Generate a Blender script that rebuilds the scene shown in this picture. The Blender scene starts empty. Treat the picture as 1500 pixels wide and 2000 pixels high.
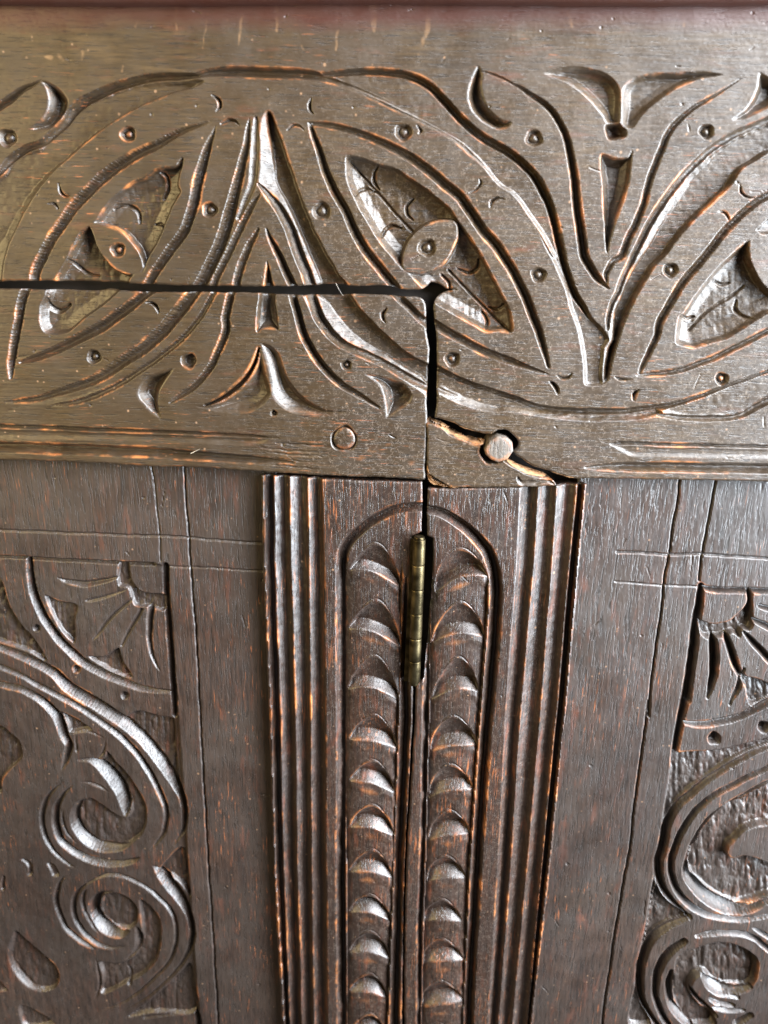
import bpy, math, random
import numpy as np
from mathutils import Matrix, Vector

C = bpy.context.scene.collection
SC = bpy.context.scene

# ------------------------------------------------------------------ camera
S = 0.00022                      # metres per modelling unit
DIST = 1500.0                    # camera to cabinet front, in units
FPX = 1500.0                     # focal length in photograph pixels
def _n(v): v = np.array(v, float); return v / np.linalg.norm(v)
ZW = -_n(((656-750)/FPX, (5411-1000)/FPX, 1.0))
XW = np.array((26.4, .903, -1.0)); XW = _n(XW - ZW*np.dot(XW, ZW))
YW = np.cross(ZW, XW)
R = np.array([XW, YW, ZW])       # rows: world axes in camera coordinates (right, down, forward)
CAM = np.array([0.0, -DIST, 0.0])
cam_d = bpy.data.cameras.new("camera"); cam = bpy.data.objects.new("camera", cam_d); C.objects.link(cam)
cam_d.sensor_fit = 'HORIZONTAL'; cam_d.sensor_width = 36; cam_d.lens = 36*FPX/1500
cam_d.clip_start = 0.01; cam_d.clip_end = 20
M = Matrix.Identity(4)
for i in range(3):
    M[i][0] = R[i][0]; M[i][1] = -R[i][1]; M[i][2] = -R[i][2]; M[i][3] = CAM[i]*S
cam.matrix_world = M
cam_d.dof.use_dof = True; cam_d.dof.focus_distance = DIST*S*1.08; cam_d.dof.aperture_fstop = 11.0
SC.camera = cam

def unproj(u, v, y=0.0):
    """photograph pixel -> point of the upright plane at depth y (units)"""
    cx = (np.asarray(u, float)-750)/FPX; cy = (np.asarray(v, float)-1000)/FPX
    dx = R[0][0]*cx+R[0][1]*cy+R[0][2]; dy = R[1][0]*cx+R[1][1]*cy+R[1][2]; dz = R[2][0]*cx+R[2][1]*cy+R[2][2]
    k = (DIST+y)/dy
    return dx*k, dz*k, k          # x, z, local units per pixel factor (k/FPX)

# ------------------------------------------------------------------ light
w = bpy.data.worlds.new("World"); SC.world = w; w.use_nodes = True
bg = w.node_tree.nodes["Background"]; bg.inputs[0].default_value = (0.86, 0.80, 0.74, 1); bg.inputs[1].default_value = 0.11
def area(name, loc, target, sx, sy, power, col):
    d = bpy.data.lights.new(name, 'AREA'); d.shape = 'RECTANGLE'; d.size = sx; d.size_y = sy; d.energy = power; d.color = col
    o = bpy.data.objects.new(name, d); C.objects.link(o); o.location = loc
    o.rotation_euler = (Vector(target)-Vector(loc)).to_track_quat('-Z', 'Y').to_euler()
area("window_light", (0.84, -0.56, 0.58), (0, 0, -0.12), 0.70, 0.95, 112.0, (0.90, 0.94, 1.0))
area("added_side_light", (0.98, -0.40, -0.14), (0.03, 0, -0.16), 0.45, 0.80, 74.0, (0.80, 0.90, 1.0))  # added cool lamp, no such source known; brightens right-facing walls of the cuts
area("room_bounce_light", (-0.80, -0.46, 0.14), (-0.05, 0, 0.03), 0.5, 0.6, 11.5, (1.0, 0.76, 0.36))
SC.view_settings.view_transform = 'Standard'; SC.view_settings.look = 'None'
SC.view_settings.exposure = 0.0; SC.view_settings.gamma = 1.0
SC.cycles.max_bounces = 5; SC.cycles.use_denoising = True

# ------------------------------------------------------------------ tracing helpers
TILES = dict(A=(0,0,3),B=(500,0,3),C=(1000,0,3),D=(0,450,3),E=(500,450,3),F=(1000,450,3),G=(0,900,3),H=(500,900,3),
             I=(1000,900,3),J=(0,1300,3.75),K=(0,1600,3.75),L=(500,1400,2.5),M=(1150,1300,4.2857),N=(1150,1650,4.2857),
             O=(380,200,5),P=(400,400,5),Q=(60,280,5),R=(650,280,3.75),S=(220,600,5),U=(780,760,3.75),V=(1200,350,5),
             W=(1300,1080,6.667),X=(0,0,1))
def T(s):
    """'A x,y,w x,y,w  B x,y ...' (sketch sheet letter, then points) -> array of photograph points"""
    out = []; t = TILES['X']
    for tok in s.split():
        if tok[0].isalpha(): t = TILES[tok]; continue
        q = [float(a) for a in tok.split(',')]
        out.append([t[0]+q[0]/t[2], t[1]+q[1]/t[2]] + q[2:])
    n = max(len(o) for o in out)
    return np.array([o+[o[-1] if len(o) > 2 else 12]*(n-len(o)) for o in out])
rng = np.random.RandomState(7)
def cr(P, step=4.0, closed=False):
    """Catmull-Rom resample"""
    n = len(P); res = []
    if not closed: Q = np.vstack([2*P[0]-P[1], P, 2*P[-1]-P[-2]]); segs = n-1
    else: Q = np.vstack([P[-1], P, P[0], P[1]]); segs = n
    for i in range(segs):
        p0, p1, p2, p3 = Q[i], Q[i+1], Q[i+2], Q[i+3]
        L = math.hypot(*(p2-p1)[:2]); m = max(1, int(L/step))
        # centripetal-ish tangents limited by the span so sharp tips stay sharp
        a = np.hypot(*(p1-p0)[:2])+1e-6; b = L+1e-6; c = np.hypot(*(p3-p2)[:2])+1e-6
        t1 = (p2-p0)*b/(a+b); t2 = (p3-p1)*b/(b+c)
        for k in range(m):
            t = k/m; h00 = 2*t**3-3*t*t+1; h10 = t**3-2*t*t+t; h01 = -2*t**3+3*t*t; h11 = t**3-t*t
            res.append(h00*p1+h10*t1*.85+h01*p2+h11*t2*.85)
    if not closed: res.append(P[-1])
    return np.array(res)
def vnoise(shape, cell, seed, sx=1.0, sy=1.0):
    """smooth value noise on the lattice; cell in pixels"""
    r = np.random.RandomState(seed); ny, nx = shape
    gy = np.arange(ny)*PITCH/(cell*sy); gx = np.arange(nx)*PITCH/(cell*sx)
    g = r.rand(int(gy[-1])+3, int(gx[-1])+3)*2-1
    iy = gy.astype(int); fy = gy-iy; fy = fy*fy*(3-2*fy); ix = gx.astype(int); fx = gx-ix; fx = fx*fx*(3-2*fx)
    a = g[iy][:, ix]*(1-fx)+g[iy][:, ix+1]*fx; b = g[iy+1][:, ix]*(1-fx)+g[iy+1][:, ix+1]*fx
    return a*(1-fy)[:, None]+b*fy[:, None]
def wob(P, amp=0.7, cell=14.0):
    """hand-cut waviness of a traced line"""
    Q = P.copy(); x = P[:, 0]; y = P[:, 1]
    Q[:, 0] += amp*(np.sin(x/cell*1.3+y/cell*.9+1)+.6*np.sin(y/cell*2.3-x/cell*1.7+4)+.5*np.sin(x/cell*4.1+y/cell*3.7))*.5
    Q[:, 1] += amp*(np.sin(y/cell*1.2-x/cell*.8+2)+.6*np.sin(x/cell*2.1+y/cell*1.9+5)+.5*np.sin(y/cell*4.3-x/cell*3.1))*.5
    return Q

PITCH = 1.8
def ldir(x):
    """light direction across the front: gentle sides of cuts are shaped to face it"""
    t = np.clip((x-450)/700, 0, 1); a = math.radians(33)*(1-t)+math.radians(8)*t
    return np.cos(a), np.sin(a)
U0, V0, U1, V1 = -110, -70, 1612, 2110
US = np.arange(U0, U1, PITCH); VS = np.arange(V0, V1, PITCH)

class Board:
    """a carved board: a lattice of depths (pixels) cut by strokes and recesses"""
    def __init__(s, u0, v0, u1, v1, y, seed):
        s.i0 = max(0, int((u0-U0)/PITCH)); s.i1 = min(len(US), int((u1-U0)/PITCH)+2)
        s.j0 = max(0, int((v0-V0)/PITCH)); s.j1 = min(len(VS), int((v1-V0)/PITCH)+2)
        s.u = US[s.i0:s.i1]; s.v = VS[s.j0:s.j1]; s.y = y
        s.sh = (len(s.v), len(s.u)); s.h = np.zeros(s.sh); s.D = np.zeros(s.sh)
        s.raw = np.zeros(s.sh); s.pale = np.zeros(s.sh); s.gnd = np.zeros(s.sh); s.wearx = np.zeros(s.sh); s.stain = np.zeros(s.sh)
        s.own = np.zeros(s.sh, int); s.names = {0: None}; s.mask = None
        s.seed = seed
    def win(s, x0, y0, x1, y1):
        a = max(0, int((x0-s.u[0])/PITCH)); b = min(s.sh[1], int((x1-s.u[0])/PITCH)+2)
        c = max(0, int((y0-s.v[0])/PITCH)); d = min(s.sh[0], int((y1-s.v[0])/PITCH)+2)
        return a, b, c, d
    def segs(s, P, pad, fn, closed=False):
        n = len(P)
        for i in range(n if closed else n-1):
            p = P[i]; q = P[(i+1) % n]
            pd = pad if np.isscalar(pad) else max(pad[i], pad[(i+1) % n])
            a, b, c, d = s.win(min(p[0], q[0])-pd, min(p[1], q[1])-pd, max(p[0], q[0])+pd, max(p[1], q[1])+pd)
            if a >= b or c >= d: continue
            X = s.u[a:b][None, :]; Y = s.v[c:d][:, None]
            ex, ey = q[0]-p[0], q[1]-p[1]; L2 = ex*ex+ey*ey+1e-9
            t = np.clip(((X-p[0])*ex+(Y-p[1])*ey)/L2, 0, 1)
            dist = np.hypot(X-p[0]-t*ex, Y-p[1]-t*ey)
            fn((slice(c, d), slice(a, b)), dist, t, p, q, i)
    def stroke(s, txt, k=.5, pw=2.3, chat=0.0, depth=None, field='D', wb=.7, amp=1.0, add=False):
        P = T(txt) if isinstance(txt, str) else txt
        P = wob(cr(P), wb); P[:, 2] = np.maximum(P[:, 2], 1.2)
        arr = np.zeros(s.sh) if add else getattr(s, field); ln = np.concatenate([[0], np.cumsum(np.hypot(*np.diff(P[:, :2], axis=0).T))])
        def fn(sl, dist, t, p, q, i):
            wv = (p[2]*(1-t)+q[2]*t)*.5
            if chat: wv = wv*(1+chat*.35*(((ln[i]+t*4)/6.5) % 1.0-.5))
            tt = np.clip(dist/wv, 0, 1); dd = (depth if depth else k*2*wv)
            if field == 'D':
                ex, ey = q[0]-p[0], q[1]-p[1]; Lg = math.hypot(ex, ey)+1e-9; nx, ny = -ey/Lg, ex/Lg
                lx_, ly_ = ldir(p[0]); nl = nx*lx_-ny*ly_; sx = 1.0 if nl > 0 else -1.0
                sg = ((s.u[sl[1]][None, :]-p[0])*nx+(s.v[sl[0]][:, None]-p[1])*ny)*sx
                xs_ = np.where(sg < 0, -tt, tt); sh_ = .42*abs(nl)
                tt = np.where(xs_ < sh_, (sh_-xs_)/(1+sh_), (xs_-sh_)/(1-sh_)); tt = np.clip(tt, 0, 1)
            f = dd*(1-tt**pw)*np.clip((1-dist/wv)*6, 0, 1)
            if chat: f = f*(1-chat*.32*(((ln[i]+t*4)/6.5) % 1.0))
            if field == 'D': arr[sl] = np.maximum(arr[sl], f)
            else: arr[sl] = np.maximum(arr[sl], amp*(1-tt**pw))
        s.segs(P, P[:, 2]*.55+3, fn)
        if add: s.D += arr*(s.D > 3)
    def sdf(s, P, pad=40):
        a0 = np.full(s.sh, float(pad)); 
        def fn(sl, dist, t, p, q, i): a0[sl] = np.minimum(a0[sl], dist)
        s.segs(P, pad, fn, True)
        ins = np.zeros(s.sh, bool); n = len(P)
        for i in range(n):
            p, q = P[i], P[(i+1) % n]
            if p[1] == q[1]: continue
            lo, hi = min(p[1], q[1]), max(p[1], q[1])
            r0 = np.searchsorted(s.v, lo, 'left'); r1 = np.searchsorted(s.v, hi, 'left')
            if r0 >= r1: continue
            yy = s.v[r0:r1]; xc = p[0]+(yy-p[1])*(q[0]-p[0])/(q[1]-p[1])
            ins[r0:r1] ^= (s.u[None, :] < xc[:, None])
        return np.where(ins, -a0, a0)
    def recess(s, txt, depth, wall=4.0, floor=0.0, fw=22.0, name=None, gnd=0.0, wb=.7, smooth=True, tilt=0.0):
        P = T(txt)[:, :2] if isinstance(txt, str) else txt
        P = wob(cr(P, 4.0, True) if smooth else P, wb)
        x0, y0 = P.min(0)-2; x1, y1 = P.max(0)+2
        a, b, c, d = s.win(x0, y0, x1, y1)
        if a >= b or c >= d: return
        sub = Board.__new__(Board); sub.u = s.u[a:b]; sub.v = s.v[c:d]; sub.sh = (d-c, b-a)
        f = sub.sdf(P, 60); sl = (slice(c, d), slice(a, b)); m = -f
        if tilt:
            gy_, gx_ = np.gradient(boxblur(np.clip(f, -40, 10), 1), PITCH); gl_ = np.hypot(gx_, gy_)+1e-6
            lx_, ly_ = ldir(P[:, 0].mean()); dl = np.clip(-np.sign(tilt)*(gx_*lx_-gy_*ly_)/gl_, 0, 1); wl = wall*(1+abs(tilt)*boxblur(dl, 2))
            t = np.clip(m/wl, 0, 1); dep = depth*t**.9*(m > 0) if tilt > 0 else depth*(.28*np.clip(m/wall, 0, 1)+.72*t)*(m > 0)
        else:
            t = np.clip(m/wall, 0, 1); dep = depth*(.6*t+.4*t*t*(3-2*t))
        dep = dep+floor*np.clip((m-wall*.5)/fw, 0, 1)**.8*(m > wall*.5)
        s.D[sl] = np.where(f < 0, np.maximum(s.D[sl], dep), s.D[sl])
        if gnd: s.gnd[sl] = np.maximum(s.gnd[sl], gnd*np.clip((m-wall*.4)/4, 0, 1))
        if name:
            i = len(s.names); s.names[i] = name; s.own[sl] = np.where(f < -.2, i, s.own[sl])
    def raise_(s, txt, lvl=0.0, wall=4.0, name=None, dome=0.0):
        P = wob(cr(T(txt)[:, :2], 4.0, True), .5)
        f = s.sdf(P, 30); m = -f; t = np.clip((m+wall)/wall, 0, 1); t = t*t*(3-2*t)
        s.D = s.D*(1-t)+lvl*t
        s.gnd = s.gnd*(1-t)
        if dome: s.h += np.where(f < 0, dome*np.clip(m/14, 0, 1)**.6, 0)
        if name:
            i = len(s.names); s.names[i] = name; s.own = np.where(f < 0, i, s.own)
    def dot(s, x, y, r, kind='ring', t='X'):
        tt = TILES[t]; x = tt[0]+x/tt[2]; y = tt[1]+y/tt[2]
        a, b, c, d = s.win(x-r*1.4, y-r*1.4, x+r*1.4, y+r*1.4)
        if a >= b or c >= d: return
        X, Y = np.meshgrid(s.u[a:b]-x, s.v[c:d]-y); ang = np.arctan2(Y, X)
        q = np.hypot(X, Y)/(r*(1+.06*np.sin(3*ang+x)+.04*np.sin(5*ang+y)))
        if kind == 'ring': f = np.where(q < .55, 2.0+3.6*(q/.55)**2, np.clip((1-q)/.32, 0, 1)*5.6)
        elif kind == 'soft': f = np.clip(1-q*q, 0, 1)*1.3
        else: f = np.clip((1-q)/.35, 0, 1)*8.5
        sl = (slice(c, d), slice(a, b)); s.D[sl] = np.where(q < 1, np.maximum(s.D[sl], f), s.D[sl])
    def outline(s, P, r=3.5, holes=()):
        s.mask = s.sdf(P, 30)
        for hP in holes: s.mask = np.maximum(s.mask, -s.sdf(hP, 30))
        s.h -= 2.6*np.clip((s.mask+r)/r, 0, 1.35)**1.8

WEARK = dict(top_rail=.8, door_rail=.8, panel=.40, door_panel=.45, stile=.72, door_stile=.72)
def boxblur(a, n):
    for ax in (0, 1):
        p = np.pad(a, [(n+1, n) if k == ax else (0, 0) for k in range(2)], 'edge'); c = np.cumsum(p, axis=ax)
        a = (np.take(c, range(2*n+1, c.shape[ax]), ax)-np.take(c, range(0, c.shape[ax]-2*n-1), ax))/(2*n+1)
    return a

def mesh_obj(name, co, faces, nor, col, mat, parent):
    me = bpy.data.meshes.new(name); nv, nf = len(co), len(faces)
    me.vertices.add(nv); me.vertices.foreach_set('co', (co*S).astype(np.float32).ravel())
    me.loops.add(nf*4); me.loops.foreach_set('vertex_index', faces.astype(np.int32).ravel())
    me.polygons.add(nf); me.polygons.foreach_set('loop_start', np.arange(0, nf*4, 4, dtype=np.int32))
    me.update(calc_edges=True)
    me.polygons.foreach_set('use_smooth', np.ones(nf, bool))
    a = me.color_attributes.new('patina', 'FLOAT_COLOR', 'POINT')
    a.data.foreach_set('color', col.astype(np.float32).ravel())
    me.materials.append(mat)
    me.normals_split_custom_set_from_vertices(nor.astype(np.float32))
    o = bpy.data.objects.new(name, me); C.objects.link(o); o.parent = parent
    return o

def build(b, name, mat, parent, pparent=None, thick=60.0, grain='h'):
    """board lattice -> mesh objects: the board and every named carved piece of it"""
    sh = b.sh; U, V = np.meshgrid(b.u, b.v)
    scar = np.random.RandomState(b.seed+70)
    for _ in range(int(sh[0]*sh[1]/5200)):
        x_, y_ = scar.uniform(b.u[0], b.u[-1]), scar.uniform(b.v[0], b.v[-1]); an = scar.normal(0, .35)+(0 if grain == 'h' else math.pi/2)
        if scar.rand() < .25: an = scar.uniform(0, 3.1)
        L_ = scar.gamma(2, 7)+3; w_ = scar.uniform(1.8, 3.4)
        p_ = np.array([[x_, y_, w_*.5], [x_+L_*.5*math.cos(an), y_+L_*.5*math.sin(an)+scar.normal(0, 1), w_], [x_+L_*math.cos(an), y_+L_*math.sin(an), w_*.4]])
        b.stroke(p_, depth=scar.uniform(.5, 1.5), pw=1.5, wb=.5)
    for _ in range(int(sh[0]*sh[1]/16000)):
        b.dot(scar.uniform(b.u[0], b.u[-1]), scar.uniform(b.v[0], b.v[-1]), scar.uniform(1.8, 3.6), 'soft')
    # tool marks in the lowered ground, slow undulation everywhere
    fac = np.abs(vnoise(sh, 15, b.seed+1, .8, 1.7))*3.0+np.abs(vnoise(sh, 8, b.seed+2, .7, 1.4))*1.4+np.abs(vnoise(sh, 4.5, b.seed+3))*.5
    und = vnoise(sh, 90, b.seed+4)*.8+vnoise(sh, 30, b.seed+5)*.25
    gr = vnoise(sh, 6, b.seed+6, *((7, .55) if grain == 'h' else (.55, 7)))*.16
    micro = vnoise(sh, 5, b.seed+8)*.10
    dtop = np.clip(b.D/3, 0, 1)
    b.D = b.D*1.65
    h = b.h - b.D + b.gnd*(fac-1.6) + und + gr + micro + dtop*vnoise(sh, 9, b.seed+9)*.35
    wear = h-boxblur(boxblur(h, 1), 1)
    w2 = np.clip((h-boxblur(boxblur(h, 2), 2))/2.6, 0, 1); gate = np.clip(.50+vnoise(sh, 42, b.seed+50)*1.0+vnoise(sh, 13, b.seed+51)*.5, 0, 1.1)
    b.wear = (np.clip(wear/1.6, 0, 1)*.5+boxblur(w2, 1)*.75)*gate*WEARK.get(name, 1)+b.wearx
    k = None
    f = b.mask; Us, Vs = U.copy(), V.copy()
    cell = (f[:-1, :-1]+f[1:, :-1]+f[:-1, 1:]+f[1:, 1:])/4 < 0
    vb = np.zeros((sh[0]+1, sh[1]+1), int); pc = np.pad(cell.astype(int), 1)
    cnt = pc[:-1, :-1]+pc[1:, :-1]+pc[:-1, 1:]+pc[1:, 1:]
    edge = (cnt > 0) & (cnt < 4)
    gy, gx = np.gradient(f, PITCH); gl = np.hypot(gx, gy)+1e-6
    mv = edge & (np.abs(f) < 2*PITCH)
    Us[mv] -= (f*gx/gl)[mv]; Vs[mv] -= (f*gy/gl)[mv]
    x, z, kk = unproj(Us, Vs, b.y); sc = kk/FPX
    pos = np.stack([x, np.full(sh, float(b.y))-h*sc, z], -1)
    du = np.gradient(pos, axis=1); dv = np.gradient(pos, axis=0)
    nr = np.cross(dv, du); nr /= np.linalg.norm(nr, axis=-1, keepdims=True)+1e-12
    nr[nr[..., 1] > 0] *= -1
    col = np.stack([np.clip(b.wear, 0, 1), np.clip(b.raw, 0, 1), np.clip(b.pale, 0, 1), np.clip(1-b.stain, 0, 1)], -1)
    jj, ii = np.nonzero(cell); W_ = sh[1]
    q = np.stack([jj*W_+ii, (jj+1)*W_+ii, (jj+1)*W_+ii+1, jj*W_+ii+1], 1)
    owner = b.own[jj, ii]; P = pos.reshape(-1, 3); N = nr.reshape(-1, 3); Cc = col.reshape(-1, 4)
    main = None
    for idx, nm in b.names.items():
        sel = q[owner == idx]
        if len(sel) < 4: continue
        vs, inv = np.unique(sel, return_inverse=True); fc = inv.reshape(-1, 4)
        co, no, cc = P[vs], N[vs], Cc[vs]
        if idx == 0 and thick:
            # side walls of the board
            ad = []
            c = cell
            pu = np.pad(c, 1)
            Lf = c & ~pu[1:-1, :-2]; Rt = c & ~pu[1:-1, 2:]; Tp = c & ~pu[:-2, 1:-1]; Bt = c & ~pu[2:, 1:-1]
            for m_, e0, e1 in ((Lf, (0, 0), (1, 0)), (Bt, (1, 0), (1, 1)), (Rt, (1, 1), (0, 1)), (Tp, (0, 1), (0, 0))):
                a_, b_ = np.nonzero(m_)
                ad.append(np.stack([(a_+e1[0])*W_+b_+e1[1], (a_+e0[0])*W_+b_+e0[1]], 1))
            ad = np.concatenate(ad); ev, ei = np.unique(ad, return_inverse=True); ei = ei.reshape(-1, 2); ne = len(ev); n0 = len(co)
            g3 = np.stack([gx.ravel()[ev]/gl.ravel()[ev], np.zeros(ne), -gy.ravel()[ev]/gl.ravel()[ev]], 1)
            top = P[ev]; bot = top.copy(); bot[:, 1] = b.y+thick
            rg = vnoise(sh, 7, b.seed+20).ravel()[ev][:, None]
            mid = top.copy(); mid[:, 1] += thick*.18; mid -= g3*(1.2+rg*1.2); bot -= g3*3
            ce = Cc[ev].copy(); ce[:, 0] = .1; ce[:, 2] = 0; cb = ce.copy(); cb[:, 1] = 0
            co = np.concatenate([co, top, mid, bot]); no = np.concatenate([no, g3, g3, g3]); cc = np.concatenate([cc, ce, ce, cb])
            s1 = np.stack([n0+ei[:, 1], n0+ei[:, 0], n0+ne+ei[:, 0], n0+ne+ei[:, 1]], 1)
            s2 = np.stack([n0+ne+ei[:, 1], n0+ne+ei[:, 0], n0+2*ne+ei[:, 0], n0+2*ne+ei[:, 1]], 1)
            fc = np.concatenate([fc, s1[:, ::-1], s2[:, ::-1]])
        if idx == 0: main = mesh_obj(name, co, fc, no, cc, mat, parent)
        else: mesh_obj(nm, co, fc, no, cc, mat, pparent or main)
    return main

# ------------------------------------------------------------------ materials
def wood(name, grain, c1, c2, c3, crackle=0.0, rough=.36, speck=.4, redness=0.0, dark=1.0):
    m = bpy.data.materials.new(name); m.use_nodes = True; nt = m.node_tree; N = nt.nodes; Lk = nt.links
    for n in list(N): N.remove(n)
    def nd(t, **kw):
        n = N.new(t)
        for k_, v_ in kw.items():
            if k_.startswith('_'): setattr(n, k_[1:], v_)
            else: n.inputs[k_.replace('__', ' ')].default_value = v_
        return n
    def mp(v, a, b_, lo=0.0, hi=1.0):
        n = nd('ShaderNodeMapRange'); n.inputs['From Min'].default_value = a; n.inputs['From Max'].default_value = b_
        n.inputs['To Min'].default_value = lo; n.inputs['To Max'].default_value = hi; Lk.new(v, n.inputs['Value']); return n.outputs[0]
    def mth(op, a, b_):
        n = nd('ShaderNodeMath', _operation=op)
        for i_, v_ in enumerate((a, b_)):
            if isinstance(v_, (int, float)): n.inputs[i_].default_value = v_
            else: Lk.new(v_, n.inputs[i_])
        return n.outputs[0]
    def mix(f, a, b_):
        n = nd('ShaderNodeMix', _data_type='RGBA')
        for i_, v_ in ((0, f), (6, a), (7, b_)):
            if isinstance(v_, (int, float, tuple)): n.inputs[i_].default_value = v_
            else: Lk.new(v_, n.inputs[i_])
        return n.outputs[2]
    tc = nd('ShaderNodeTexCoord')
    def space(sx, sy, sz, rot=0.0):
        n = nd('ShaderNodeMapping'); n.inputs['Scale'].default_value = (sx, sy, sz); n.inputs['Rotation'].default_value = (0, rot, 0)
        Lk.new(tc.outputs['Object'], n.inputs['Vector']); return n.outputs[0]
    def noise(vec, scale, det=4, rg=.6, dist=0.0):
        n = nd('ShaderNodeTexNoise'); n.inputs['Scale'].default_value = scale; n.inputs['Detail'].default_value = det
        n.inputs['Roughness'].default_value = rg; n.inputs['Distortion'].default_value = dist; Lk.new(vec, n.inputs['Vector']); return n.outputs[0]
    al = (1, 6, 14) if grain == 'h' else (14, 6, 1)
    rot = math.radians(1.5) if grain == 'h' else math.radians(-1)
    g = space(*al, rot); iso = space(1, 1, 1); g2 = space(*((1, 3, 5) if grain == 'h' else (5, 3, 1)), rot)
    grainv = noise(g, 55, 6, .65, .3); grainf = noise(g, 190, 3, .6); blot = noise(iso, 22, 3, .55, .4); blot2 = noise(g2, 40, 4, .6)
    pores = noise(g, 120, 2, .5)
    col = mix(mp(grainv, .35, .68), c1 + (1,), c2 + (1,))
    col = mix(mp(blot, .42, .60, 0, .9), col, c3 + (1,))
    col = mix(mp(blot2, .58, .78, 0, .45+redness), col, (.115, .034, .016, 1))
    pm = mp(pores, *((.34, .41) if grain == 'h' else (.37, .44)), 1, 0)
    big = noise(space(1, 1, 1), 9, 4, .6, .6); col = mix(mp(big, .40, .64, 0, .62), col, c1 + (1,))
    streak = noise(g2, 26, 5, .7, .4); col = mix(mp(streak, .50, .72, 0, .5), col, tuple(c*.45 for c in c1) + (1,))
    col = mix(mth('MULTIPLY', pm, .75), col, (.010, .007, .005, 1))
    # worn arrises: rubbed back to the warm bare oak
    at = nd('ShaderNodeVertexColor', _layer_name='patina'); sp = nd('ShaderNodeSeparateColor'); Lk.new(at.outputs[0], sp.inputs[0])
    wn = noise(iso, 170, 4, .65); wn2 = noise(iso, 30, 3, .6)
    wf = mth('MULTIPLY', mp(sp.outputs[0], .16, .70), mp(mth('MULTIPLY', mth('ADD', wn, wn2), .5), .45, .60))
    wc = mix(mp(noise(iso, 90, 3, .6), .35, .7), (.20, .058, .015, 1), (.42, .155, .040, 1))
    col = mix(mth('MULTIPLY', wf, .9), col, wc)
    # scattered rubbed streaks
    st = noise(g, 90, 3, .6, .2); sm = mth('MULTIPLY', mp(st, *((.63, .70) if redness < .4 else (.57, .66))), mp(noise(iso, 18, 2), .48, .62))
    col = mix(mth('MULTIPLY', sm, .55), col, (.27, .085, .028, 1))
    # specks of wax and dust
    vo = nd('ShaderNodeTexVoronoi'); vo.inputs['Scale'].default_value = 330; Lk.new(iso, vo.inputs['Vector'])
    vs = nd('ShaderNodeSeparateColor'); Lk.new(vo.outputs['Color'], vs.inputs[0])
    spk = mth('MULTIPLY', mp(mth('ADD', vo.outputs['Distance'], mth('MULTIPLY', wn, .5)), .30, .44, 1, 0), mp(vs.outputs[0], .86, .90))
    col = mix(mth('MULTIPLY', spk, speck), col, (.36, .21, .12, 1))
    if crackle:
        cv = nd('ShaderNodeTexVoronoi', _feature='DISTANCE_TO_EDGE'); cv.inputs['Scale'].default_value = 900
        dn = noise(iso, 900, 2); mm = nd('ShaderNodeMixRGB', _blend_type='LINEAR_LIGHT'); mm.inputs[0].default_value = .0009
        nn = nd('ShaderNodeTexNoise'); nn.inputs['Scale'].default_value = 500; Lk.new(iso, nn.inputs['Vector'])
        Lk.new(iso, mm.inputs[1]); Lk.new(nn.outputs['Color'], mm.inputs[2]); Lk.new(mm.outputs[0], cv.inputs['Vector'])
        xyz = nd('ShaderNodeSeparateXYZ'); Lk.new(iso, xyz.inputs[0])
        side = mth('MULTIPLY', mp(xyz.outputs[0], -.10, -.02), mp(xyz.outputs[2], .085, .02))
        cm = mth('MULTIPLY', mth('MULTIPLY', mp(cv.outputs['Distance'], .02, .08, 1, 0), mp(noise(iso, 500, 3), .47, .58)), side)
        col = mix(mth('MULTIPLY', cm, crackle), col, (.24, .19, .15, 1))
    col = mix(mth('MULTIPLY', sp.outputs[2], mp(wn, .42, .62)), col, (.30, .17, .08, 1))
    stn_shade = mp(mth('ADD', at.outputs[1], mth('MULTIPLY', mth('SUBTRACT', wn2, .5), .9)), .25, .8, 1, 0)
    col = mix(mth('MULTIPLY', stn_shade, .85), col, (.040, .011, .007, 1))
    rf = noise(g, 160, 4, .7)
    rawc = mix(mp(rf, .35, .65), (.42, .225, .10, 1), (.12, .055, .022, 1))
    col = mix(mp(mth('ADD', sp.outputs[1], mth('MULTIPLY', mth('SUBTRACT', wn, .5), .5)), .3, .6), col, rawc)
    # relief of the grain
    hh = mth('ADD', mth('MULTIPLY', grainf, .35), mth('MULTIPLY', pm, -.9))
    hh = mth('ADD', hh, mth('MULTIPLY', noise(iso, 420, 3, .7), .28)); hh = mth('ADD', hh, mth('MULTIPLY', grainv, .5))
    bp = nd('ShaderNodeBump'); bp.inputs['Strength'].default_value = .5; bp.inputs['Distance'].default_value = .00022; Lk.new(hh, bp.inputs['Height'])
    bs = nd('ShaderNodeBsdfPrincipled'); out = nd('ShaderNodeOutputMaterial')
    Lk.new(col, bs.inputs['Base Color']); Lk.new(bp.outputs[0], bs.inputs['Normal'])
    ro = mth('ADD', mp(noise(iso, 60, 4, .7), .3, .7, rough-.02, rough+.20), mth('MULTIPLY', sp.outputs[1], .35))
    bs.inputs['Coat Weight'].default_value = .22; bs.inputs['Coat Roughness'].default_value = .44; Lk.new(bp.outputs[0], bs.inputs['Coat Normal'])
    Lk.new(ro, bs.inputs['Roughness']); bs.inputs['IOR'].default_value = 1.5
    Lk.new(bs.outputs[0], out.inputs[0])
    return m
m_rail = wood('aged_oak_rail', 'h', (.018, .010, .004), (.050, .029, .011), (.030, .018, .009), crackle=.34)
m_stile = wood('aged_oak_stile', 'v', (.011, .006, .004), (.038, .018, .011), (.024, .014, .010), crackle=.2, rough=.34, redness=.5)
m_panel = wood('aged_oak_panel', 'v', (.013, .008, .006), (.044, .025, .017), (.030, .021, .016), rough=.40, redness=.15, speck=.3)
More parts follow.
